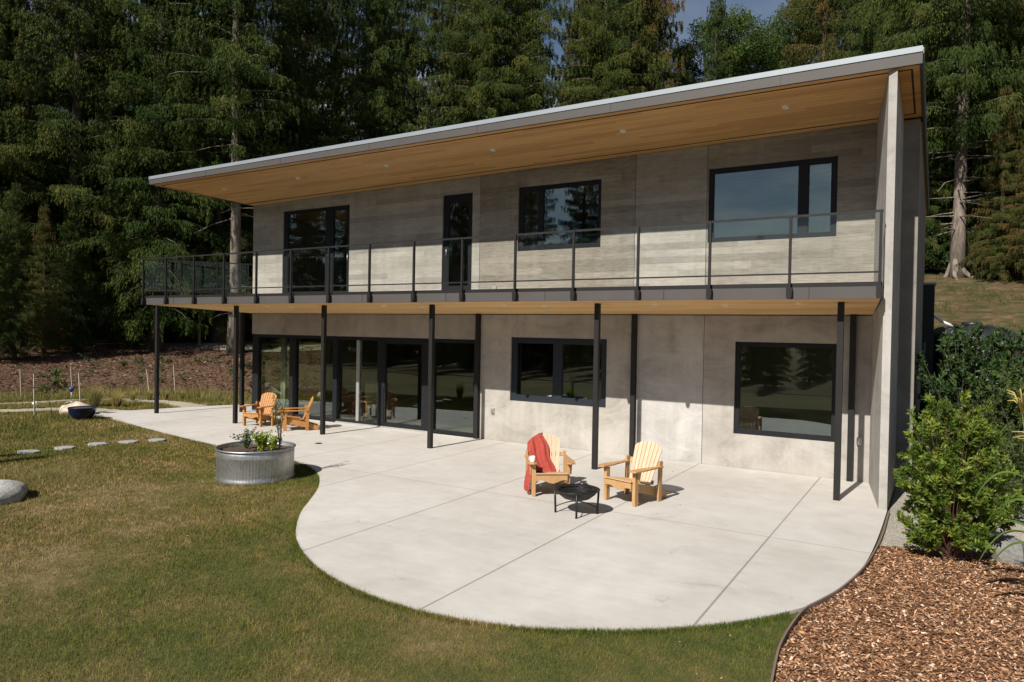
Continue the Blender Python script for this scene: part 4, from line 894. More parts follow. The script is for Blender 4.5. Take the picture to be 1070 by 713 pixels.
# unseen conifers behind the viewer, for window reflections; many added to darken the glass
for k, (x, y, s, kd) in enumerate([(-28.6, -45, .80, 'full'), (-26.2, -46, .7, 'slim'), (-37.5, -45, .66, 'slim'), (-42, -44, .8, 'full'), (-47, -42, .75, 'slim'), (-53, -43, .85, 'full'), (-60, -40, .8, 'slim'), (-66, -36, .85, 'full'), (-74, -28, .8, 'full'), (-80, -18, .8, 'slim'), (-32.3, -50, .36, 'full'), (-22, -50, .30, 'full'), (-18, -54, .33, 'full'), (-13.5, -52, .28, 'full'), (-9, -54, .30, 'full'), (-5, -52, .26, 'slim'), (-1, -54, .30, 'full'), (4, -53, .28, 'full'), (9, -52, .3, 'full'), (14, -50, .33, 'full'), (-25, -58, .36, 'slim'), (-16, -59, .35, 'full'), (-7, -60, .34, 'full'), (1, -60, .34, 'full'), (-30, -56, .42, 'full'), (-36, -52, .42, 'full'), (-46, -29, .27, 'full'), (-41, -31, .25, 'full'), (-37, -28, .24, 'full'), (-33, -30, .25, 'slim'), (-29.5, -28, .25, 'full'), (-26, -30, .24, 'full'), (-22.5, -28, .25, 'full'), (-19, -30, .23, 'full'), (-16, -28, .24, 'full'), (-12.5, -30, .22, 'full'), (-9.5, -28.5, .22, 'full'), (-6.5, -30, .21, 'full'), (-3.5, -28.5, .21, 'full'), (0, -30, .22, 'full'), (4, -29, .24, 'full'), *[(-47+3.3*q_, -24.2-(q_ % 2)*1.6, (.20, .18, .21)[q_ % 3], ('full', 'slim')[q_ % 2]) for q_ in range(14)], *[(-39-5.5*q_, -53+q_*1.5, .95, 'full') for q_ in range(9)], *[(-50+3.1*q_, -34.5-(q_ % 3)*1.3, (.27, .30, .25)[q_ % 3], ('full', 'slim')[q_ % 2]) for q_ in range(18)]]):
    plant_tree(kd, x, y, k*1.7, s, 'unseen conifer across the clearing, placed to be mirrored in the windows', 'conifers across the clearing')

# bare lower trunks and wooden posts along the upper path
for k, (u_, x, y) in enumerate([(0, -36.6, 7.9), (1, -34.9, 9.6), (2, -30.0, 12.2), (3, -37.9, 4.0)]):
    lb = ['wooden post at the upper path behind the left end of the balcony', 'wooden post at the upper path, second from the left under the balcony', 'wooden post at the upper path beside the tall bare trunk', 'wooden post at the upper path in the shade of the far left cedars'][k]
    p_ = MB().tube([(0, 0, -.3), (0, 0, 1.3), (.03, 0, 2.9)], [.085, .08, .075], 10).build('wooden_post', M['wood_post'], None, True)
    p_.location = (x, y, hz(x, y)); tag(p_, lb, 'post', 'wooden posts by the upper path')

# stakes with and without saplings on the lawn edge
def stake(x, y, h_, lean, lb):
    p_ = MB().bar((0, 0, -.1), (lean[0], lean[1], h_), .034, .034).build('garden_stake', M['stake'], None)
    p_.location = (x, y, hz(x, y)); tag(p_, lb, 'stake', 'wooden stakes for young plants')
stake(-22.3, -4.4, 1.25, (-.05, 0), 'pale stake nearest the viewer, beside the leafy sapling')
stake(-23.6, -2.45, 1.15, (-.14, 0), 'pale leaning stake just left of the blue bowl pot')
stake(-28.6, -.2, 1.05, (-.12, 0), 'grey stake at the foot of the bark slope behind the blue ornament')
stake(-27.6, -2.4, 1.1, (-.12, 0), 'grey stake at the far left foot of the bark slope')
stake(-25.1, .8, 1.3, (-.30, 0), 'thin leaning stake right of the blue ornament by the sapling with climbing leaves')
stake(-26.0, 2.4, 1.15, (-.14, 0), 'thin stake left of the outermost black balcony post')

def sapling(name, loc, h_, seed, lb, mat='broadleaf', n=260, spread=.25, leaf=.07, cat='sapling', group=None, lo=.3):
    rs = np.random.RandomState(seed); r = thing(name, (*loc, hz(*loc)), 0, lb, cat, group); tb_ = MB(); pts = [(0, 0, -.05)]
    for k in range(1, 7): pts.append((rs.normal(0, .02)*k, rs.normal(0, .02)*k, h_*k/6))
    tb_.tube(pts, [.014*(1-.12*k) for k in range(7)], 6); Ps = []
    for k in range(max(4, int(h_*9))):
        z = h_*rs.uniform(lo, 1); a = rs.uniform(0, 6.28); L_ = spread*rs.uniform(.5, 1.2)
        e_ = np.array([math.cos(a)*L_, math.sin(a)*L_, z+L_*.5]); tb_.tube([(0, 0, z), tuple(e_)], [.006, .002], 4, False)
        q_ = rs.uniform(.2, 1, (max(2, n//max(4, int(h_*9))), 1)); Ps.append(np.array([[0, 0, z]])*(1-q_)+e_*q_+rs.normal(0, .025, (len(q_), 3)))
    P = np.concatenate(Ps); D = unit(rs.normal(size=P.shape)+np.array([0, 0, .1])); V, F = leaves(P, D, rand_side(D, rs), leaf, leaf*.55, rs)
    tb_.build('stem', M['bark_dark'], r, True); np_mesh('foliage', V, F, M[mat], r, np.repeat(rs.rand(len(P)), 4)); return r
sapling('sapling', (-22.0, -4.1), 1.3, 1, 'young leafy sapling beside the nearest pale stake', n=380, spread=.38, leaf=.09, lo=.5)
sapling('sapling', (-25.4, .6), 1.6, 2, 'thin sapling climbing with green leaves beside the leaning stake', n=200, spread=.10)
sapling('sapling', (-26.6, 2.2), 1.3, 3, 'thin green sapling left of the outermost balcony post', n=160, spread=.12)
sapling('sapling', (-28.9, .6), 1.3, 4, 'grey green sapling in front of the shaded far left cedars', 'shrub_dark', n=240, spread=.4)
# sprouting weeds on the bark slope
for k in range(34):
    x = rg.uniform(-33, -20); y = rg.uniform(3.5, 12)
    if np.hypot(max(0, -25.5-x), max(0, y)) < 4.2: continue
    sapling('weed', (x, y), rg.uniform(.15, .4), 40+k, 'small green weed sprouting on the bark mulch slope', 'broadleaf', 60, .16, .09, 'weed', 'weeds on the bark slope')
# blue bowl pot, boulders, blue ornament
bp2 = thing('bowl_pot', (-20.55, -3.98, 0), 0, 'glossy navy bowl pot standing at the left tip of the patio', 'plant pot')
MB().lathe([(0, .01), (.16, 0), (.24, .06), (.33, .18), (.355, .33), (.37, .35), (.35, .355), (.33, .32), (0, .30)], 40).build('bowl', M['blue_pot'], bp2, True)
MB().lathe([(0, .335), (.2, .33), (.332, .322), (.332, .31), (0, .31)], 24).build('soil', M['soil'], bp2)
def boulder(loc, sc, seed, mat, lb):
    rs = np.random.RandomState(seed); bm = bmesh.new(); bmesh.ops.create_icosphere(bm, subdivisions=4, radius=1)
    ks = rs.normal(size=(9, 3))*1.3; ph = rs.uniform(0, 6, 9); cuts = unit(rs.normal(size=(9, 3)))
    for v in bm.verts:
        p = np.array(v.co); 
        for c_ in cuts:
            d_ = p@c_
            if d_ > .80: p = p-c_*(d_-.80)*.75
        d = sum(math.sin(float(k_@p)+f_) for k_, f_ in zip(ks, ph))/9; d += sum(math.sin(float(k_@p)*3.3+f_*2) for k_, f_ in zip(ks, ph))/36
        v.co = Vector(p*(1+.20*d))
    me = bpy.data.meshes.new('boulder'); bm.to_mesh(me); bm.free(); o = link_mesh('boulder', me, M[mat], None, True); o.location = loc; o.scale = sc; o.rotation_euler = (0, 0, seed)
    tag(o, lb, 'boulder'); return o
boulder((-21.95, -3.45, .12), (.55, .42, .30), 3, 'rock_pale', 'flat buff boulder just behind the navy bowl pot')
boulder((-12.35, -9.55, .0), (.60, .48, .30), 5, 'rock', 'pale granite boulder cut by the left edge of the picture')
boulder((-18.9, 3.9, .2), (.45, .4, .42), 8, 'rock_pale', 'rounded buff boulder behind the orange chairs, left of the glazing')
boulder((-19.7, 4.2, .12), (.22, .2, .2), 9, 'rock_pale', 'small buff stone left of the rounded boulder')
boulder((.80, -3.95, .02), (.34, .30, .24), 12, 'rock_dark', 'grey boulder half hidden under the right side of the big shrub')

od = thing('garden_ornament', (-24.5, -2.3, hz(-24.5, -2.3)), 0, 'bright blue garden ornament on a thin stick behind the navy bowl pot', 'ornament')
MB().tube([(0, 0, -.05), (.01, 0, .55)], .025, 8).build('stick', M['galv'], od, True)
mb = MB().lathe([(0, 0), (.08, .02), (.13, .09), (.10, .17), (0, .2)], 14, (0, 0, .52)); mb.lathe([(0, 0), (.06, .02), (.07, .08), (0, .12)], 12, (.13, .02, .62)); mb.bar((-.16, -.02, .62), (-.02, 0, .62), .05, .03); mb.build('ornament_body', M['blue'], od, True); od.scale = (.6, .6, .9)
wo_ = MB().lathe([(0, 0), (.06, .03), (.09, .08), (.05, .13), (0, .15)], 14); wo2 = wo_.build('garden_globe', M['white'], None, True); wo2.location = (-24.35, -3.45, hz(-24.35, -3.45)+.12); tag(wo2, 'small white globe ornament in the dry grass by the nearest stake', 'ornament')
# stepping stones
for k, (x, y) in enumerate([(-16.32, -7.24), (-16.24, -6.56), (-16.2, -5.89), (-15.95, -5.31), (-15.70, -4.78)]):
    rs = random.Random(k); poly = [((.20+rs.uniform(-.03, .04))*math.cos(a), (.18+rs.uniform(-.04, .04))*math.sin(a)) for a in np.linspace(0, 2*math.pi, 11)[:-1]]
    o = MB().prism(poly, -.05, .0).build('stepping_stone', M['flagstone'], None, False, .008); o.location = (x, y, .005); o.rotation_euler = (0, 0, .6)
    tag(o, ['stepping stone farthest left in the row across the lawn', 'stepping stone second from the left in the row across the lawn', 'middle stepping stone of the row across the lawn', 'stepping stone second nearest the patio', 'stepping stone nearest the patio'][k], 'stepping stone', 'stepping stones crossing the lawn')
# floor drain on the patio
dn = MB().lathe([(0, .008), (.075, .008), (.085, .002), (.085, 0)], 20).build('floor_drain', M['black_iron'], None); dn.location = (-12.32, -2.92, 0); tag(dn, 'small round dark drain cover set in the patio', 'drain')

# plants in the stock tank
TX, TY, TZ = -10.56, -6.10, .46
def tank_plant(name, dx, dy, h_, spread, n, leaf, mat, seed, lb, stems=7):
    rs = np.random.RandomState(seed); r = thing(name, (TX+dx, TY+dy, TZ), 0, lb, 'plant'); tb_ = MB(); Ps = []; Ds = []
    for k in range(stems):
        a = rs.uniform(0, 6.28); l_ = spread*rs.uniform(.3, 1); e_ = np.array([math.cos(a)*l_, math.sin(a)*l_, h_*rs.uniform(.7, 1.05)]); mid = e_*np.array([.35, .35, .6])
        tb_.tube([(0, 0, -.03), tuple(mid), tuple(e_)], [.006, .005, .002], 5, False)
        m_ = n//stems; q_ = rs.uniform(.15, 1, (m_, 1)); P = np.where(q_ < .5, mid*q_*2, mid+(e_-mid)*(q_*2-1))+rs.normal(0, .018, (m_, 3)); Ps.append(P); Ds.append(unit(rs.normal(size=(m_, 3))+np.array([0, 0, .3])))
    P = np.concatenate(Ps); D = np.concatenate(Ds); V, F = leaves(P, D, rand_side(D, rs), leaf*rs.uniform(.6, 1.3, len(P)), leaf*.5, rs)
    tb_.build('stem', M['bark_dark'], r, True); np_mesh('foliage', V, F, M[mat], r, np.repeat(rs.rand(len(P)), 4))
tank_plant('herb_plant', .20, -.02, .32, .20, 1300, .05, 'lime', 1, 'bushy lime green plant in the middle of the stock tank', 12)
tank_plant('herb_plant', .34, .10, .26, .13, 520, .048, 'lime', 6, 'smaller lime green plant at the right of the stock tank', 7)
tank_plant('shrub', -.25, .0, .36, .36, 380, .05, 'feather', 2, 'grey green arching shrub on the left side of the stock tank', 7)
tank_plant('feathery_plant', .38, .22, 1.10, .20, 170, .05, 'feather', 3, 'tall thin feathery plant rising from the stock tank before the orange chairs', 8)

# big evergreen shrub on the wood chips
def shrub(name, loc, h_, R, seed, nst, nl, leaf, mat, stem, lb, cat='shrub', lo=.12, flat_=1.0):
    rs = np.random.RandomState(seed); r = thing(name, (*loc, hz(*loc)), 0, lb, cat); tb_ = MB(); Ps = []; Ds = []; T = []
    for k in range(nst):
        a = rs.uniform(0, 6.28); tl = rs.uniform(.1, 1)**.7; q_ = rs.uniform(lo, 1.0)
        ex = R*tl*max(.12, 1-abs(2*q_-.95)**2.6)**.5*1.0
        e_ = np.array([math.cos(a)*ex, math.sin(a)*ex, h_*q_]); mid = e_*np.array([.45, .45, .55])+rs.normal(0, .04, 3)
        tb_.tube([(rs.normal(0, .03), rs.normal(0, .03), -.05), tuple(mid*.5), tuple(mid), tuple(e_)], [.016, .011, .007, .002], 6, False)
        dirv = unit((e_-mid)[None])[0]; m_ = nl//nst
        for w in range(5):
            b0 = mid+(e_-mid)*rs.uniform(.2, 1); d2 = unit((dirv+rs.normal(0, .6, 3)+np.array([0, 0, .35]))[None])[0]; l2 = R*rs.uniform(.12, .30)
            mm = m_//5; s = rs.uniform(.1, 1, (mm, 1))**.7; P = b0+d2*l2*s+rs.normal(0, .012, (mm, 3)); Ps.append(P)
            Ds.append(unit(d2+rs.normal(0, .75, (mm, 3)))); T.append(np.clip(rs.uniform(0, .6)+rs.normal(.1, .15, mm)+.15*s[:, 0], 0, 1))
            tb_.tube([tuple(b0), tuple(b0+d2*l2)], [.004, .002], 4, False)
    P = np.concatenate(Ps); D = np.concatenate(Ds); T = np.concatenate(T); V, F = leaves(P, D, rand_side(D, rs), leaf*rs.uniform(.7, 1.2, len(P)), leaf*.38, rs)
    tb_.build('stem', M[stem], r, True); np_mesh('foliage', V, F, M[mat], r, np.repeat(T, 4)); return r
shrub('evergreen_shrub', (.20, -4.30), 2.0, .66, 1, 150, 26000, .07, 'shrub', 'stem_red', 'big bushy evergreen shrub with glossy leaves at the edge of the wood chips')
shrub('evergreen_shrub', (.45, 1.0), 2.95, 1.0, 2, 130, 16000, .10, 'shrub_dark', 'bark_dark', 'dark glossy shrub in front of the black water tank', lo=.25)
shrub('evergreen_shrub', (1.15, 1.9), 2.75, .9, 22, 90, 11000, .10, 'shrub_dark', 'bark_dark', 'second dark glossy shrub, right of the first and before the water tank', lo=.2)
shrub('low_shrub', (.10, -1.4), 1.35, .5, 23, 60, 7000, .06, 'shrub_dark', 'bark_dark', 'dark low shrub between the house corner and the big evergreen shrub')
shrub('feathery_bush', (1.30, -.2), 2.2, .95, 3, 130, 26000, .07, 'feather', 'bark_dark', 'soft feathery green bush right of the dark glossy shrub')
shrub('feathery_bush', (2.5, 3.0), 2.2, 1.1, 4, 90, 14000, .07, 'feather', 'bark_dark', 'soft feathery green bush farther up the slope at the right edge')
shrub('low_shrub', (.05, 2.2), 1.1, .5, 5, 40, 2400, .07, 'shrub_dark', 'bark_dark', 'low dark shrub in the shade beside the house wall')
shrub('evergreen_shrub', (2.35, 5.2), 2.1, .6, 7, 40, 3000, .09, 'shrub', 'bark_dark', 'upright green shrub right of the black water tank')
shrub('low_shrub', (.75, -1.7), 1.5, .75, 8, 70, 12000, .055, 'feather', 'bark_dark', 'low green ground cover shrub just behind the big evergreen shrub')
# undergrowth at the foot of the forest on the right
for k, (x, y, h_, R2) in enumerate([(-1.0, 22.2, 2.6, 1.4), (2.6, 20.6, 2.0, 1.5), (4.4, 19.2, 2.6, 1.5), (3.2, 23.4, 3.2, 1.8), (1.9, 22.6, 1.6, 1.2), (-2.2, 20.6, 2.4, 1.4), (5.6, 16.4, 2.2, 1.4), (3.9, 14.2, 1.3, .9)]):
    q_ = shrub('undergrowth_shrub', (x, y), h_, R2, 60+k, 50, 5200, .17, ['shrub_dark', 'broadleaf', 'conifer_red'][k % 3], 'bark_dark', 'rough undergrowth shrub on the slope beside the old fir', lo=.1); q_['group'] = 'undergrowth beside the old fir'
# thicket of dead twigs beside the old fir
th = thing('brush_thicket', (2.6, 22.2, hz(2.6, 22.2)), 0, 'tangle of bare fallen branches right of the old fir trunk', 'branches'); mb = MB(); rs = random.Random(4)
for k in range(20):
    x, y, z = rs.uniform(-1.0, 2.6), rs.uniform(-1.5, 1), rs.uniform(-.1, .4); a = rs.uniform(-.9, .9); L_ = rs.uniform(1, 3.2)
    mb.tube([(x, y, z), (x+L_*.4*math.sin(a), y, z+L_*.5), (x+L_*.9*math.sin(a)+rs.uniform(-.3, .3), y+rs.uniform(-.3, .3), z+L_*rs.uniform(.6, .95))], [.035, .024, .008], 5, False)
mb.tube([(-1.9, -1.2, .1), (-.4, -1.3, 1.2), (1.2, -1.3, 1.8), (3.6, -1.2, 1.75)], [.09, .08, .06, .03], 7); mb.build('dead_branches', M['bark_dark'], th, True)
# corn
def corn(loc, h_, seed, lb):
    rs = np.random.RandomState(seed); r = thing('corn_plant', (*loc, hz(*loc)), 0, lb, 'corn plant')
    MB().tube([(0, 0, -.05), (-.03, 0, h_*.5), (-.10, .02, h_*.88), (-.13, .02, h_)], [.016, .014, .009, .004], 8).build('stalk', M['corn'], r, True)
    for k in range(5):
        z = h_*(.3+.12*k); a = k*math.pi+rs.uniform(-.5, .5); L_ = rs.uniform(.5, .75); ca, sa = math.cos(a), math.sin(a); vs = []; n = 10
        for i_ in range(n+1):
            s = i_/n; rr = L_*s*(.9-.15*s); zz = z+L_*(.75*s-1.15*s*s); w = .034*(.3+math.sin(math.pi*min(1, .12+s*.88))**.7)+.002
            lx = -.10*(z/h_)**1.5; vs += [(lx+ca*rr-sa*w, sa*rr+ca*w, zz+.012), (lx+ca*rr, sa*rr, zz), (lx+ca*rr+sa*w, sa*rr-ca*w, zz+.012)]
        fs = [q_ for i_ in range(n) for q_ in ((3*i_, 3*i_+1, 3*i_+4, 3*i_+3), (3*i_+1, 3*i_+2, 3*i_+5, 3*i_+4))]
        o = np_mesh('leaf', np.array(vs), np.array(fs), M['corn'], r, np.full(len(vs), rs.rand())); o.data.polygons.foreach_set('use_smooth', [True]*len(fs))
    mb = MB()
    for k in range(14):
        a = rs.uniform(0, 6.28); L_ = rs.uniform(.16, .30); t_ = rs.uniform(.2, 1.0); ex = L_*t_
        mb.tube([(-.13, .02, h_-.04+k*.006), (-.13+ex*.6*math.cos(a), ex*.6*math.sin(a)+.02, h_+L_*.65), (-.13+ex*1.1*math.cos(a), ex*1.1*math.sin(a)+.02, h_+L_*(.95-.5*t_))], [.004, .008, .004], 5)
    mb.build('tassel', M['tassel'], r, True)
corn((.85, -6.02), 2.02, 1, 'tallest corn plant at the right edge, its tassel above the shrub')
corn((.95, -6.24), 1.66, 2, 'shorter corn plant at the right edge, in front of the tallest one')
corn((.98, -5.7), 1.6, 3, 'corn plant farthest right and behind, mostly outside the picture')

# black water tank and rain pipes at the back corner
wt = thing('water_tank', (.72, 7.2, hz(.75, 7.2)-.72), 0, 'large black plastic water tank on the slope behind the shrubs', 'water tank')
MB().lathe([(0, 0), (1.02, 0), (1.02, .35), (1.045, .40), (1.02, .45), (1.02, .85), (1.045, .9), (1.02, .95), (1.02, 1.35), (1.045, 1.4), (1.02, 1.45), (1.02, 1.78), (.97, 1.95), (.75, 2.08), (.3, 2.16), (0, 2.17)], 48).build('tank_body', M['black_plastic'], wt, True)
for k in range(6):
    a = k*math.pi/3; MB().tube([(.97*math.cos(a), .97*math.sin(a), 1.93), (.75*math.cos(a), .75*math.sin(a), 2.085), (.3*math.cos(a), .3*math.sin(a), 2.17)], .03, 6).build('rib', M['black_plastic'], wt, True)
MB().lathe([(0, 2.15), (.22, 2.15), (.24, 2.22), (.20, 2.26), (0, 2.27)], 24).build('lid', M['black_plastic'], wt, True)
rp_ = thing('rain_pipe', (-.20, 7.15, 2.0), 0, 'white rain pipe with a branch leading to the black water tank', 'pipe')
MB().tube([(0, -.35, 1.75), (.02, -.3, 1.35), (.05, -.3, .3)], .04, 10).build('downpipe', M['white'], rp_, True)
MB().tube([(.02, -.3, 1.32), (.30, -.35, 1.12), (.50, -.30, 1.02)], .035, 10).build('branch_pipe', M['white'], rp_, True)
bx_ = thing('meter_cabinet', (-.22, 6.0, 0), 0, 'tall dark utility cabinet with a pale lid at the back right corner of the house', 'cabinet')
MB().box(-.14, .10, 0, .5, .6, 4.05).build('cabinet_body', M['dark'], bx_); MB().box(-.16, .13, -.03, .53, 4.052, 4.10).build('lid', M['roofcap'], bx_)
vp = thing('wall_valve', (-.30, 4.4, 2.15), 0, 'grey pipe with a dark valve on the shaded right wall of the house', 'valve')
MB().tube([(0, 0, -.2), (0, 0, .45)], .035, 10).build('pipe', M['fascia'], vp, True); MB().tube([(-.05, 0, .18), (.14, -.02, .18)], .022, 8).build('valve_body', M['dark'], vp, True)

# ---------------------------------------------------------------- things seen through the glass
ac = thing('lounge_chair', (-14.12, .98, .02), facing(.75, -.66), 'bentwood lounge chair with a cream cushion inside behind the sliding doors', 'chair')
for sx in (-.3, .3):
    MB().tube([(sx, .30, .0), (sx, -.30, .0), (sx, -.36, .08), (sx, -.34, .50), (sx, -.25, .56), (sx, .28, .52)], .02, 8).build('side_frame', M['wood_orange'], ac, True)
def cushion(name, pts, w, th_, mat, par):
    mb = MB(); vs = []
    for y, z, ny, nz in pts:
        for x in np.linspace(-w, w, 7): vs.append((x, y+ny*th_*(1-(x/w)**4*.5), z+nz*th_*(1-(x/w)**4*.5)))
    k = len(vs)
    for y, z, ny, nz in pts:
        for x in np.linspace(-w, w, 7): vs.append((x, y-ny*th_*(1-(x/w)**4*.5), z-nz*th_*(1-(x/w)**4*.5)))
    n = len(pts); fs = []
    for i_ in range(n-1):
        for j_ in range(6): q_ = i_*7+j_; fs += [(q_, q_+1, q_+8, q_+7), (k+q_, k+q_+7, k+q_+8, k+q_+1)]
        fs += [(i_*7, (i_+1)*7, k+(i_+1)*7, k+i_*7), (i_*7+6, k+i_*7+6, k+(i_+1)*7+6, (i_+1)*7+6)]
    fs += [tuple(list(range(7))+[k+j_ for j_ in range(6, -1, -1)]), tuple([(n-1)*7+j_ for j_ in range(6, -1, -1)]+[k+(n-1)*7+j_ for j_ in range(7)])]
    return mb.add(vs, fs).build(name, mat, par, True)
cushion('cushion', [(-.34, .44, 0, 1), (-.15, .42, 0, 1), (.05, .38, .3, .95), (.16, .45, .8, .6), (.26, .65, .92, .38), (.36, .90, .93, .36), (.42, 1.04, .93, .36)], .27, .05, M['cream'], ac)
for k, (x, y, z, lb, nm) in enumerate([(-7.72, 1.2, 2.30, 'white cone pendant lamp hanging inside the lower middle window', 'pendant_lamp')]):
    pl = thing(nm, (-6.75, 1.3, 2.02), 0, lb, 'lamp'); MB().lathe([(.02, .28), (.05, .22), (.16, .0), (.155, .0), (.04, .21), (.0, .24)], 24).build('lamp_shade', M['mug'], pl, True); MB().tube([(0, 0, .26), (0, 0, .89)], .006, 6).build('cord', M['dark'], pl)
gp_ = thing('glass_pendant', (-8.05, .9, 2.05), 0, 'small bunch of clear glass pendants behind the left pane of the lower middle window', 'lamp')
for k, (x, z) in enumerate([(0, .22), (.02, .12), (-.05, .02), (.05, .0)]): MB().lathe([(0, .05), (.02, .03), (.022, 0), (0, -.02)], 10, (x, 0, z)).build('bulb', M['mug'], gp_, True)
MB().tube([(0, 0, .25), (0, 0, .86)], .004, 6).build('cord', M['dark'], gp_)
def kit(name, mb, mat, loc, lb, cat, smooth=False):
    o = mb.build(name, M[mat], None, smooth); o.location = loc; return tag(o, lb, cat)
ct = thing('kitchen_counter', (-7.6, .75, .02), 0, 'pale topped kitchen counter just inside the lower middle window', 'counter')
MB().box(-1.3, 1.3, -.28, .3, 0, .88).build('cabinet', M['interior_dark'], ct); MB().box(-1.33, 1.33, -.31, .33, .883, .92).build('counter_top', M['interior'], ct)
for k, (x, lb) in enumerate([(-7.45, 'left green bowl on the sill inside the upper middle window'), (-7.12, 'right green bowl on the sill inside the upper middle window')]):
    kit('bowl', MB().lathe([(0, 0), (.05, 0), (.13, .08), (.15, .13), (.14, .13), (.04, .015), (0, .01)], 20), 'bowl_green' if 'bowl_green' in M else 'mug', (x, .36, 4.76), lb, 'bowl', True)
for lo_, z in (('upper middle window', 4.72),):
    MB().box(-8.7, -6.62, .262, .55, 4.68, 4.755).build('window_sill', M['interior'], house)

# ---------------------------------------------------------------- grass, chips, tall grass
rs = np.random.RandomState(77)
camx, camy = 0.0, -14.58
def in_view(x, y, m_=.06):
    dx, dy = x-camx, y-camy; d = -.5194*dx+.8545*dy; s = .8545*dx+.5194*dy; return (d > 1) & (np.abs(s) < d*(.729+m_)+.5)
def scatter(n, x0, x1, y0, y1): return rs.uniform(x0, x1, n), rs.uniform(y0, y1, n)
def pnoise(x, y, f, s=0): return (np.sin(x*f+s)*np.sin(y*f*1.13+s*2)+np.sin(x*f*2.3+y*f*1.7+s)*.5+np.sin(-x*f*3.9+y*f*4.3+s*3)*.3)/1.8
PATHS = [[(-28, -8), (-25.5, -5.6), (-24.3, -4.2), (-23.9, -3.3), (-23.2, -2.75), (-22.3, -2.5), (-21.5, -2.35)], [(-29.5, -7.5), (-27, -4.8), (-26.1, -2.7), (-25.9, -1.5), (-25.2, -.5), (-23.8, .05), (-22.7, .15), (-21.2, -.05)]]
def off_path(x, y, w=.42):
    d = np.full(np.shape(x), 9.)
    for pts in PATHS:
        for (ax_, ay_), (bx_, by_) in zip(pts[:-1], pts[1:]):
            L2 = (bx_-ax_)**2+(by_-ay_)**2; u = np.clip(((x-ax_)*(bx_-ax_)+(y-ay_)*(by_-ay_))/L2, 0, 1); d = np.minimum(d, np.hypot(x-ax_-u*(bx_-ax_), y-ay_-u*(by_-ay_)))
    return d > w
def blades(name, x, y, h, w, mat, lean=.5, tint=None, dz=0.):
    n = len(x); z = hill(x, y)+dz; a = rs.uniform(0, 2*np.pi, n); la = rs.uniform(0, 2*np.pi, n); ll = np.abs(rs.normal(0, lean, n))*h
    c_, s_ = np.cos(a)*w/2, np.sin(a)*w/2
    V = np.stack([np.stack([x-c_, y-s_, z-.01], 1), np.stack([x+c_, y+s_, z-.01], 1), np.stack([x+np.cos(la)*ll, y+np.sin(la)*ll, z+h], 1)], 1).reshape(-1, 3)
    t_ = rs.rand(n) if tint is None else tint
    return np_mesh(name, V, np.arange(3*n).reshape(n, 3), M[mat], None, np.repeat(t_, 3))
patio_out = patio_poly
def lawn_mask(x, y):
    k = in_view(x, y) & ~inside(patio_out, x, y) & ~inside(mp_, x, y) & ~inside(slope, x, y)
    k &= ~((x > -1.12) & (y > -9.3)) & ~((x > -1.0) & (y <= -9.3))
    k &= ((x+10.56)**2+(y+6.10)**2 > .70**2)
    for sx, sy in [(-16.32, -7.24), (-16.24, -6.56), (-16.2, -5.89), (-15.95, -5.31), (-15.70, -4.78)]: k &= ((x-sx)**2/.30**2+(y-sy)**2/.22**2 > 1)
    return k
x, y = scatter(1500000, -16, -.9, -13.2, -4); d = np.hypot(x-camx, y-camy); k = lawn_mask(x, y) & (rs.rand(len(x)) < np.clip(9/d, .2, 1)**1.2); x, y, d = x[k], y[k], d[k]
k = slice(0, 420000); x, y, d = x[k], y[k], d[k]
hh = (.030+.018*pnoise(x, y, 1.1, 1))*rs.uniform(.5, 1.4, len(x)); hh = np.maximum(hh, .012)
g1 = blades('lawn_grass', x, y, hh, np.clip(.0035*d/6, .004, .012), 'blades', .9); tag(g1, 'mown lawn grass, green with dry brown patches', 'grass', kind='stuff')
x, y = scatter(420000, -30, -12, -12, 4); k = lawn_mask(x, y) & (hill(x, y) < .3) & off_path(x, y); x, y = x[k], y[k]; d = np.hypot(x-camx, y-camy)
rough = np.clip((-x-17.5)/4, 0, 1); hh = (.035+.05*rough*(1+pnoise(x, y, .9, 4)))*rs.uniform(.5, 1.5, len(x))
for cx_, cy_ in ((0, 0),): pass
g2 = blades('rough_grass', x, y, hh, .016, 'blades', .8); tag(g2, 'longer rough grass on the far left of the lawn', 'grass', kind='stuff')
def tall(name, n, cx_, cy_, rx, ry, h0, h1, lb, mat='drygrass', w=.012, lean=.3, dens=None):
    a = rs.uniform(0, 6.28, n); r_ = np.abs(rs.normal(0, .6, n)); x = cx_+rx*r_*np.cos(a); y = cy_+ry*r_*np.sin(a); k = off_path(x, y); x, y, n = x[k], y[k], int(k.sum())
    o = blades(name, x, y, rs.uniform(h0, h1, n), w, mat, lean); return o
tag(tall('meadow_strip', 9000, -24.7, -1.9, 1.0, 2.4, .06, .20, ''), 'strip of dry meadow grass between the two gravel paths', 'grass', kind='stuff')
x = rs.uniform(-30, -18.6, 26000); y = rs.uniform(-6, 4.6, 26000); e0 = np.hypot(np.maximum(0, -25.5-x), np.maximum(0, y)); k = (e0 > 1.3+.3*pnoise(x, y, 1, 2)) & (e0 < 3.3+.5*pnoise(x, y, 1.3, 0)) & ~inside(patio_out, x, y) & off_path(x, y); k2 = (x < -25.5) & (np.abs(x+26.3) < .0); x, y = x[k], y[k]
tag(blades('meadow_edge', x, y, rs.uniform(.10, .38, len(x)), .018, 'drygrass', .35), 'dry meadow grass along the foot of the bark slope', 'grass', kind='stuff')
tag(tall('meadow_patch', 7000, -13.4, -8.2, 1.5, .9, .04, .14, '', w=.009, lean=1.1), 'dry unmown grass patch around the pale granite boulder', 'grass', kind='stuff')
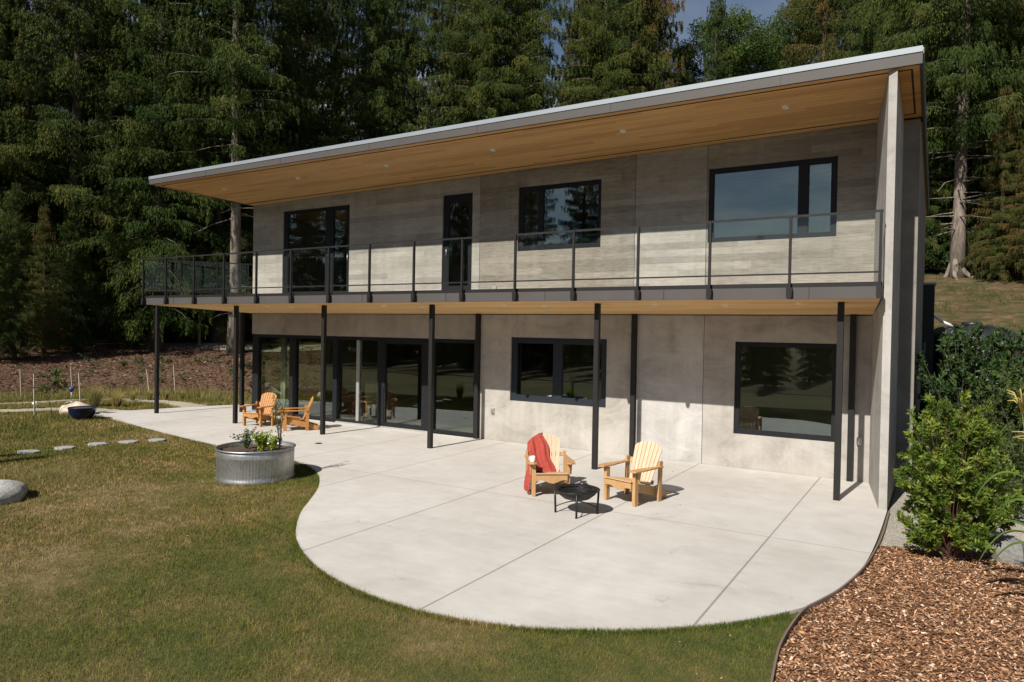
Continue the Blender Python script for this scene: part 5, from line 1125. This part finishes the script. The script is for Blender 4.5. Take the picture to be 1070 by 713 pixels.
def tuft(x, y, n, h0, h1, r_, lb):
    root = thing('ornamental_grass', (x, y, hz(x, y)), 0, lb, 'grass clump'); a = rs.uniform(0, 6.28, n); q_ = np.sqrt(rs.rand(n))*r_*.3; h = rs.uniform(h0, h1, n)
    bx0, by0 = q_*np.cos(a), q_*np.sin(a); tx, ty = bx0+np.cos(a)*rs.uniform(.1, 1, n)*r_, by0+np.sin(a)*rs.uniform(.1, 1, n)*r_; w = .008
    V = []; 
    m0x, m0y, mz = bx0*.6+tx*.4, by0*.6+ty*.4, h*.65
    V = np.stack([np.stack([bx0-w/2, by0, 0*h-.02], 1), np.stack([bx0+w/2, by0, 0*h-.02], 1), np.stack([m0x+w/2, m0y, mz], 1), np.stack([m0x-w/2, m0y, mz], 1), np.stack([tx, ty, h], 1)], 1).reshape(-1, 3)
    i0 = np.arange(n)*5; F = np.concatenate([np.stack([i0, i0+1, i0+2, i0+3], 1)]); F2 = np.stack([i0+3, i0+2, i0+4, i0+4], 1)
    me = bpy.data.meshes.new('blades'); me.from_pydata(V.tolist(), [], F.tolist()+[(int(p), int(q2), int(r2_)) for p, q2, r2_, _ in F2]); me.update(); at = me.attributes.new('tint', 'FLOAT', 'POINT'); at.data.foreach_set('value', np.repeat(rs.rand(n), 5).astype(np.float32))
    link_mesh('blades', me, M['drygrass'], root)
tuft(-15.6, -8.3, 420, .35, 1.15, .22, 'tall feathery grass clump at the left edge of the lawn')
tuft(-16.3, -8.1, 300, .3, .8, .25, 'shorter grass clump beside the tall one at the left edge')
tuft(-23.5, -2.1, 500, .3, .85, .35, 'golden grass clump beside the leaning stake behind the bowl pot')
tuft(-22.9, -1.7, 300, .25, .6, .3, 'smaller golden grass clump right of the leaning stake')
for k in range(5):
    tuft(-24.9+k*.35, -.6+k*.4, 160, .2, .5, .2, ['golden tuft by the upper gravel path, nearest the ornament', 'golden tuft second along the upper gravel path', 'golden tuft midway along the upper gravel path', 'golden tuft fourth along the upper gravel path', 'golden tuft nearest the outermost balcony post'][k])
# grass lip growing over the patio edge
pp = np.array(fc); seg = rs.randint(6, len(pp)-16, 26000); u_ = rs.rand(26000); P = pp[seg]*(1-u_)[:, None]+pp[seg+1]*u_[:, None]; dv = pp[seg+1]-pp[seg]; nn = np.stack([dv[:, 1], -dv[:, 0]], 1); nn /= np.linalg.norm(nn, axis=1, keepdims=True)
P = P+nn*np.abs(rs.normal(.0, .035, len(P)))[:, None]+nn*.004; k = P[:, 0] < -1.2
tag(blades('edge_grass', P[k, 0], P[k, 1], rs.uniform(.02, .065, k.sum()), .006, 'blades', .5), 'longer green grass growing along the curved patio edge', 'grass', kind='stuff')
# rough growth on the right hillside
x = rs.uniform(-.2, 9, 40000); y = rs.uniform(1.5, 22, 40000); k = in_view(x, y) & (pnoise(x, y, .9, 3) > .12); x, y = x[k], y[k]
tag(blades('hill_grass', x, y, rs.uniform(.04, .16, len(x)), .025, 'drygrass_dark', .7), 'sparse dry grass on the hillside right of the house', 'grass', kind='stuff')
# wood chips
def chips(name, n, poly, lo, hi, mat, lb, dz=.014, fade=True):
    xs = [p[0] for p in poly]; ys = [p[1] for p in poly]; x = rs.uniform(min(xs), min(max(xs), 4), n); y = rs.uniform(max(min(ys), -11.5), max(ys), n)
    k = inside(poly, x, y) & in_view(x, y); x, y = x[k], y[k]; n = len(x); z = hill(x, y)+dz+rs.uniform(0, .025, n)
    a = rs.uniform(0, 6.28, n); L_ = rs.uniform(lo, hi, n); w = L_*rs.uniform(.2, .5, n); el = rs.normal(0, .28, n)
    D = np.stack([np.cos(a)*np.cos(el), np.sin(a)*np.cos(el), np.sin(el)], 1); S = np.stack([-np.sin(a), np.cos(a), rs.normal(0, .25, n)], 1)
    C_ = np.stack([x, y, z], 1); A = D*(L_/2)[:, None]; B_ = S*(w/2)[:, None]
    V = np.stack([C_-A-B_*.7, C_+A-B_, C_+A*.8+B_, C_-A+B_*.8], 1).reshape(-1, 3)
    return tag(np_mesh(name, V, np.arange(4*n).reshape(n, 4), M[mat], None, np.repeat(rs.rand(n)**1.3, 4)), lb, 'wood chips', kind='stuff')
chips('wood_chips', 150000, mp_, .015, .056, 'chips', 'loose orange brown wood chips covering the bed at lower right')
chips('bark_chips', 60000, slope, .05, .16, 'chips_dark' if 'chips_dark' in M else 'chips', 'dark bark chips on the slope behind the lawn', .03)
# fallen leaves and crumbs blown over the slab and lawn
n = 420; x, y = scatter(n, -12, -.8, -9.2, -1.0); k = inside(patio_out, x, y) & ((rs.rand(n) < .12) | (y > -1.2)); k |= ~inside(patio_out, x, y) & lawn_mask(x, y) & (rs.rand(n) < .8)
x, y = x[k], y[k]; n = len(x); P = np.stack([x, y, np.where(inside(patio_out, x, y), .006, .03)], 1); D = unit(np.stack([rs.normal(size=n), rs.normal(size=n), rs.normal(0, .15, n)], 1)); U = unit(np.stack([-D[:, 1], D[:, 0], rs.normal(0, .2, n)], 1))
V, F = leaves(P, D, U, rs.uniform(.015, .05, n), rs.uniform(.01, .022, n), rs)
tag(np_mesh('fallen_leaves', V, F, M['chips'], None, np.repeat(rs.rand(n), 4)), 'small dry fallen leaves scattered over lawn and patio', 'leaves', kind='stuff')
# gravel stones
poly = [(-.61, -4.26), (.25, -4.06), (.98, -3.56), (2.2, -3.31), (2.0, -.6), (1.2, 1.0), (-.35, 1.0), (-.35, -.02), (-.61, -.02)]
x = rs.uniform(-.6, 2.2, 30000); y = rs.uniform(-4.3, 1, 30000); k = inside(poly, x, y); x, y = x[k], y[k]; n = len(x); s_ = rs.uniform(.008, .022, n); z = hill(x, y)+.008
oct_ = np.array([(1, 0, 0), (0, 1, 0), (-1, 0, 0), (0, -1, 0), (0, 0, .7)]); A = rs.uniform(0, 6.28, n)
ca, sa = np.cos(A)[:, None], np.sin(A)[:, None]; vx = oct_[:, 0]*ca-oct_[:, 1]*sa*.7; vy = oct_[:, 0]*sa+oct_[:, 1]*ca*.7
V = np.stack([x[:, None]+vx*s_[:, None], y[:, None]+vy*s_[:, None], z[:, None]+oct_[:, 2]*s_[:, None]], 2).reshape(-1, 3); i0 = np.arange(n)*5
F = np.concatenate([np.stack([i0+q_, i0+(q_+1) % 4, i0+4], 1) for q_ in range(4)])
tag(np_mesh('gravel_stones', V, F, M['gravel'], None), 'loose grey gravel stones beside the right end of the house', 'gravel', kind='stuff')
